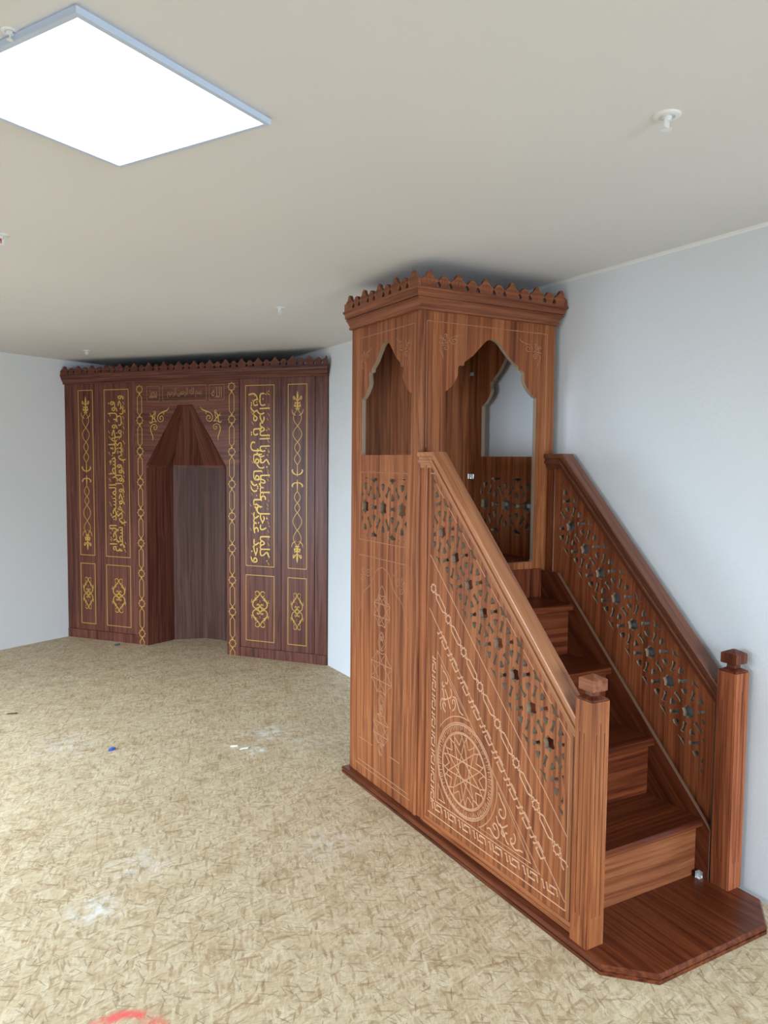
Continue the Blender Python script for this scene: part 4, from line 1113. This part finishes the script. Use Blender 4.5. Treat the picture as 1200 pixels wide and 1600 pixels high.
def sprinkler(x, y, label, s):
    t = thing('fire_sprinkler', label, 'sprinkler', (x, y, CZ), 0.4, 'ceiling fire sprinklers'); t.scale = (1, 1, .68 * (s if s < .7 else 1))
    bm = bmesh.new(); lathe(bm, [(.034 * s, 0), (.034 * s, .003), (.030 * s, .006), (.020 * s, .008), (.017 * s, .003)], (0, 0, 0), 24, -1); from_bm('escutcheon', bm, M['white'], t, smooth=False)
    bm = bmesh.new(); lathe(bm, [(.012 * s, .002), (.012 * s, .012), (.009 * s, .014), (.009 * s, .020), (.006 * s, .021)], (0, 0, 0), 16, -1); from_bm('body', bm, M['white'], t)
    bm = bmesh.new()
    for q in (1, -1):
        for a, b in (((q * .009, .018), (q * .012, .032)), ((q * .012, .032), (q * .004, .048))):
            bm_box(bm, (min(a[0], b[0]) * s - .0015, -.002, -max(a[1], b[1]) * s), (max(a[0], b[0]) * s + .0015, .002, -min(a[1], b[1]) * s))
    from_bm('yoke', bm, M['white'], t)
    bm = bmesh.new(); lathe(bm, [(.0025 * s, .021), (.003 * s, .032), (.0025 * s, .046)], (0, 0, 0), 10, -1); from_bm('bulb', bm, M['glass_bulb'] if 'red' in label else M['white'], t)
    bm = bmesh.new(); lathe(bm, [(.004 * s, .046), (.012 * s, .050), (.013 * s, .052), (.002 * s, .053)], (0, 0, 0), 16, -1); from_bm('deflector', bm, M['white'], t)
for a in SPR: sprinkler(*a)


# ------------------------------------------------------------------ scraps on the floor
def scrap(name, x, y, rot, pts, h, m, label, cat, bend=.3):
    bm = bmesh.new(); n = len(pts)
    ca, sa = math.cos(rot), math.sin(rot)
    lo = [bm.verts.new((a * ca - b * sa, a * sa + b * ca, .0)) for a, b in pts]
    hi = [bm.verts.new((a * ca - b * sa, a * sa + b * ca, h * (.5 + bend * ((i * 37) % 5) / 2))) for i, (a, b) in enumerate(pts)]
    for i in range(n): bm.faces.new((lo[i], lo[(i + 1) % n], hi[(i + 1) % n], hi[i]))
    c = bm.verts.new((0, 0, h * 1.1)); bm.faces.new(lo)
    for i in range(n): bm.faces.new((hi[i], hi[(i + 1) % n], c))
    o = from_bm(name, bm, m, None, (x, y, .0005)); return tag(o, label, cat)
scrap('plastic_scrap', .752, 4.312, .2, [(-.022, -.008), (-.004, -.012), (.018, -.006), (.024, .004), (.006, .012), (-.014, .008)], .012, M['blue'], 'small torn blue plastic scrap lying alone on the board floor', 'scrap')
scrap('paper_scrap', 1.358, 4.045, -.4, [(-.02, -.005), (.0, -.007), (.02, -.001), (.014, .006), (-.012, .005)], .006, M['paper'], 'small white paper scrap on board floor, smaller of the pair', 'scrap')
scrap('paper_scrap', 1.394, 3.985, .1, [(-.03, -.007), (-.006, -.005), (.02, -.009), (.03, .003), (.004, .004), (-.02, .008)], .006, M['paper'], 'white bent paper scrap on board floor, larger of the pair', 'scrap')
scrap('cable_scrap', 1.238, 6.765, .5, [(-.03, -.012), (.01, -.016), (.03, .0), (.01, .014), (-.02, .012)], .012, M['grey_scrap'], 'small dark grey scrap on floor by the foot of the prayer niche', 'scrap')
scrap('wood_chip', .318, 5.225, -.3, [(-.028, -.008), (.026, -.011), (.03, .006), (-.024, .009)], .006, M['chip'], 'dark brown wood chip on board floor at the left picture edge', 'wood chip')
bpy.data.scenes.remove(TMPS)
print('SCENE OK')
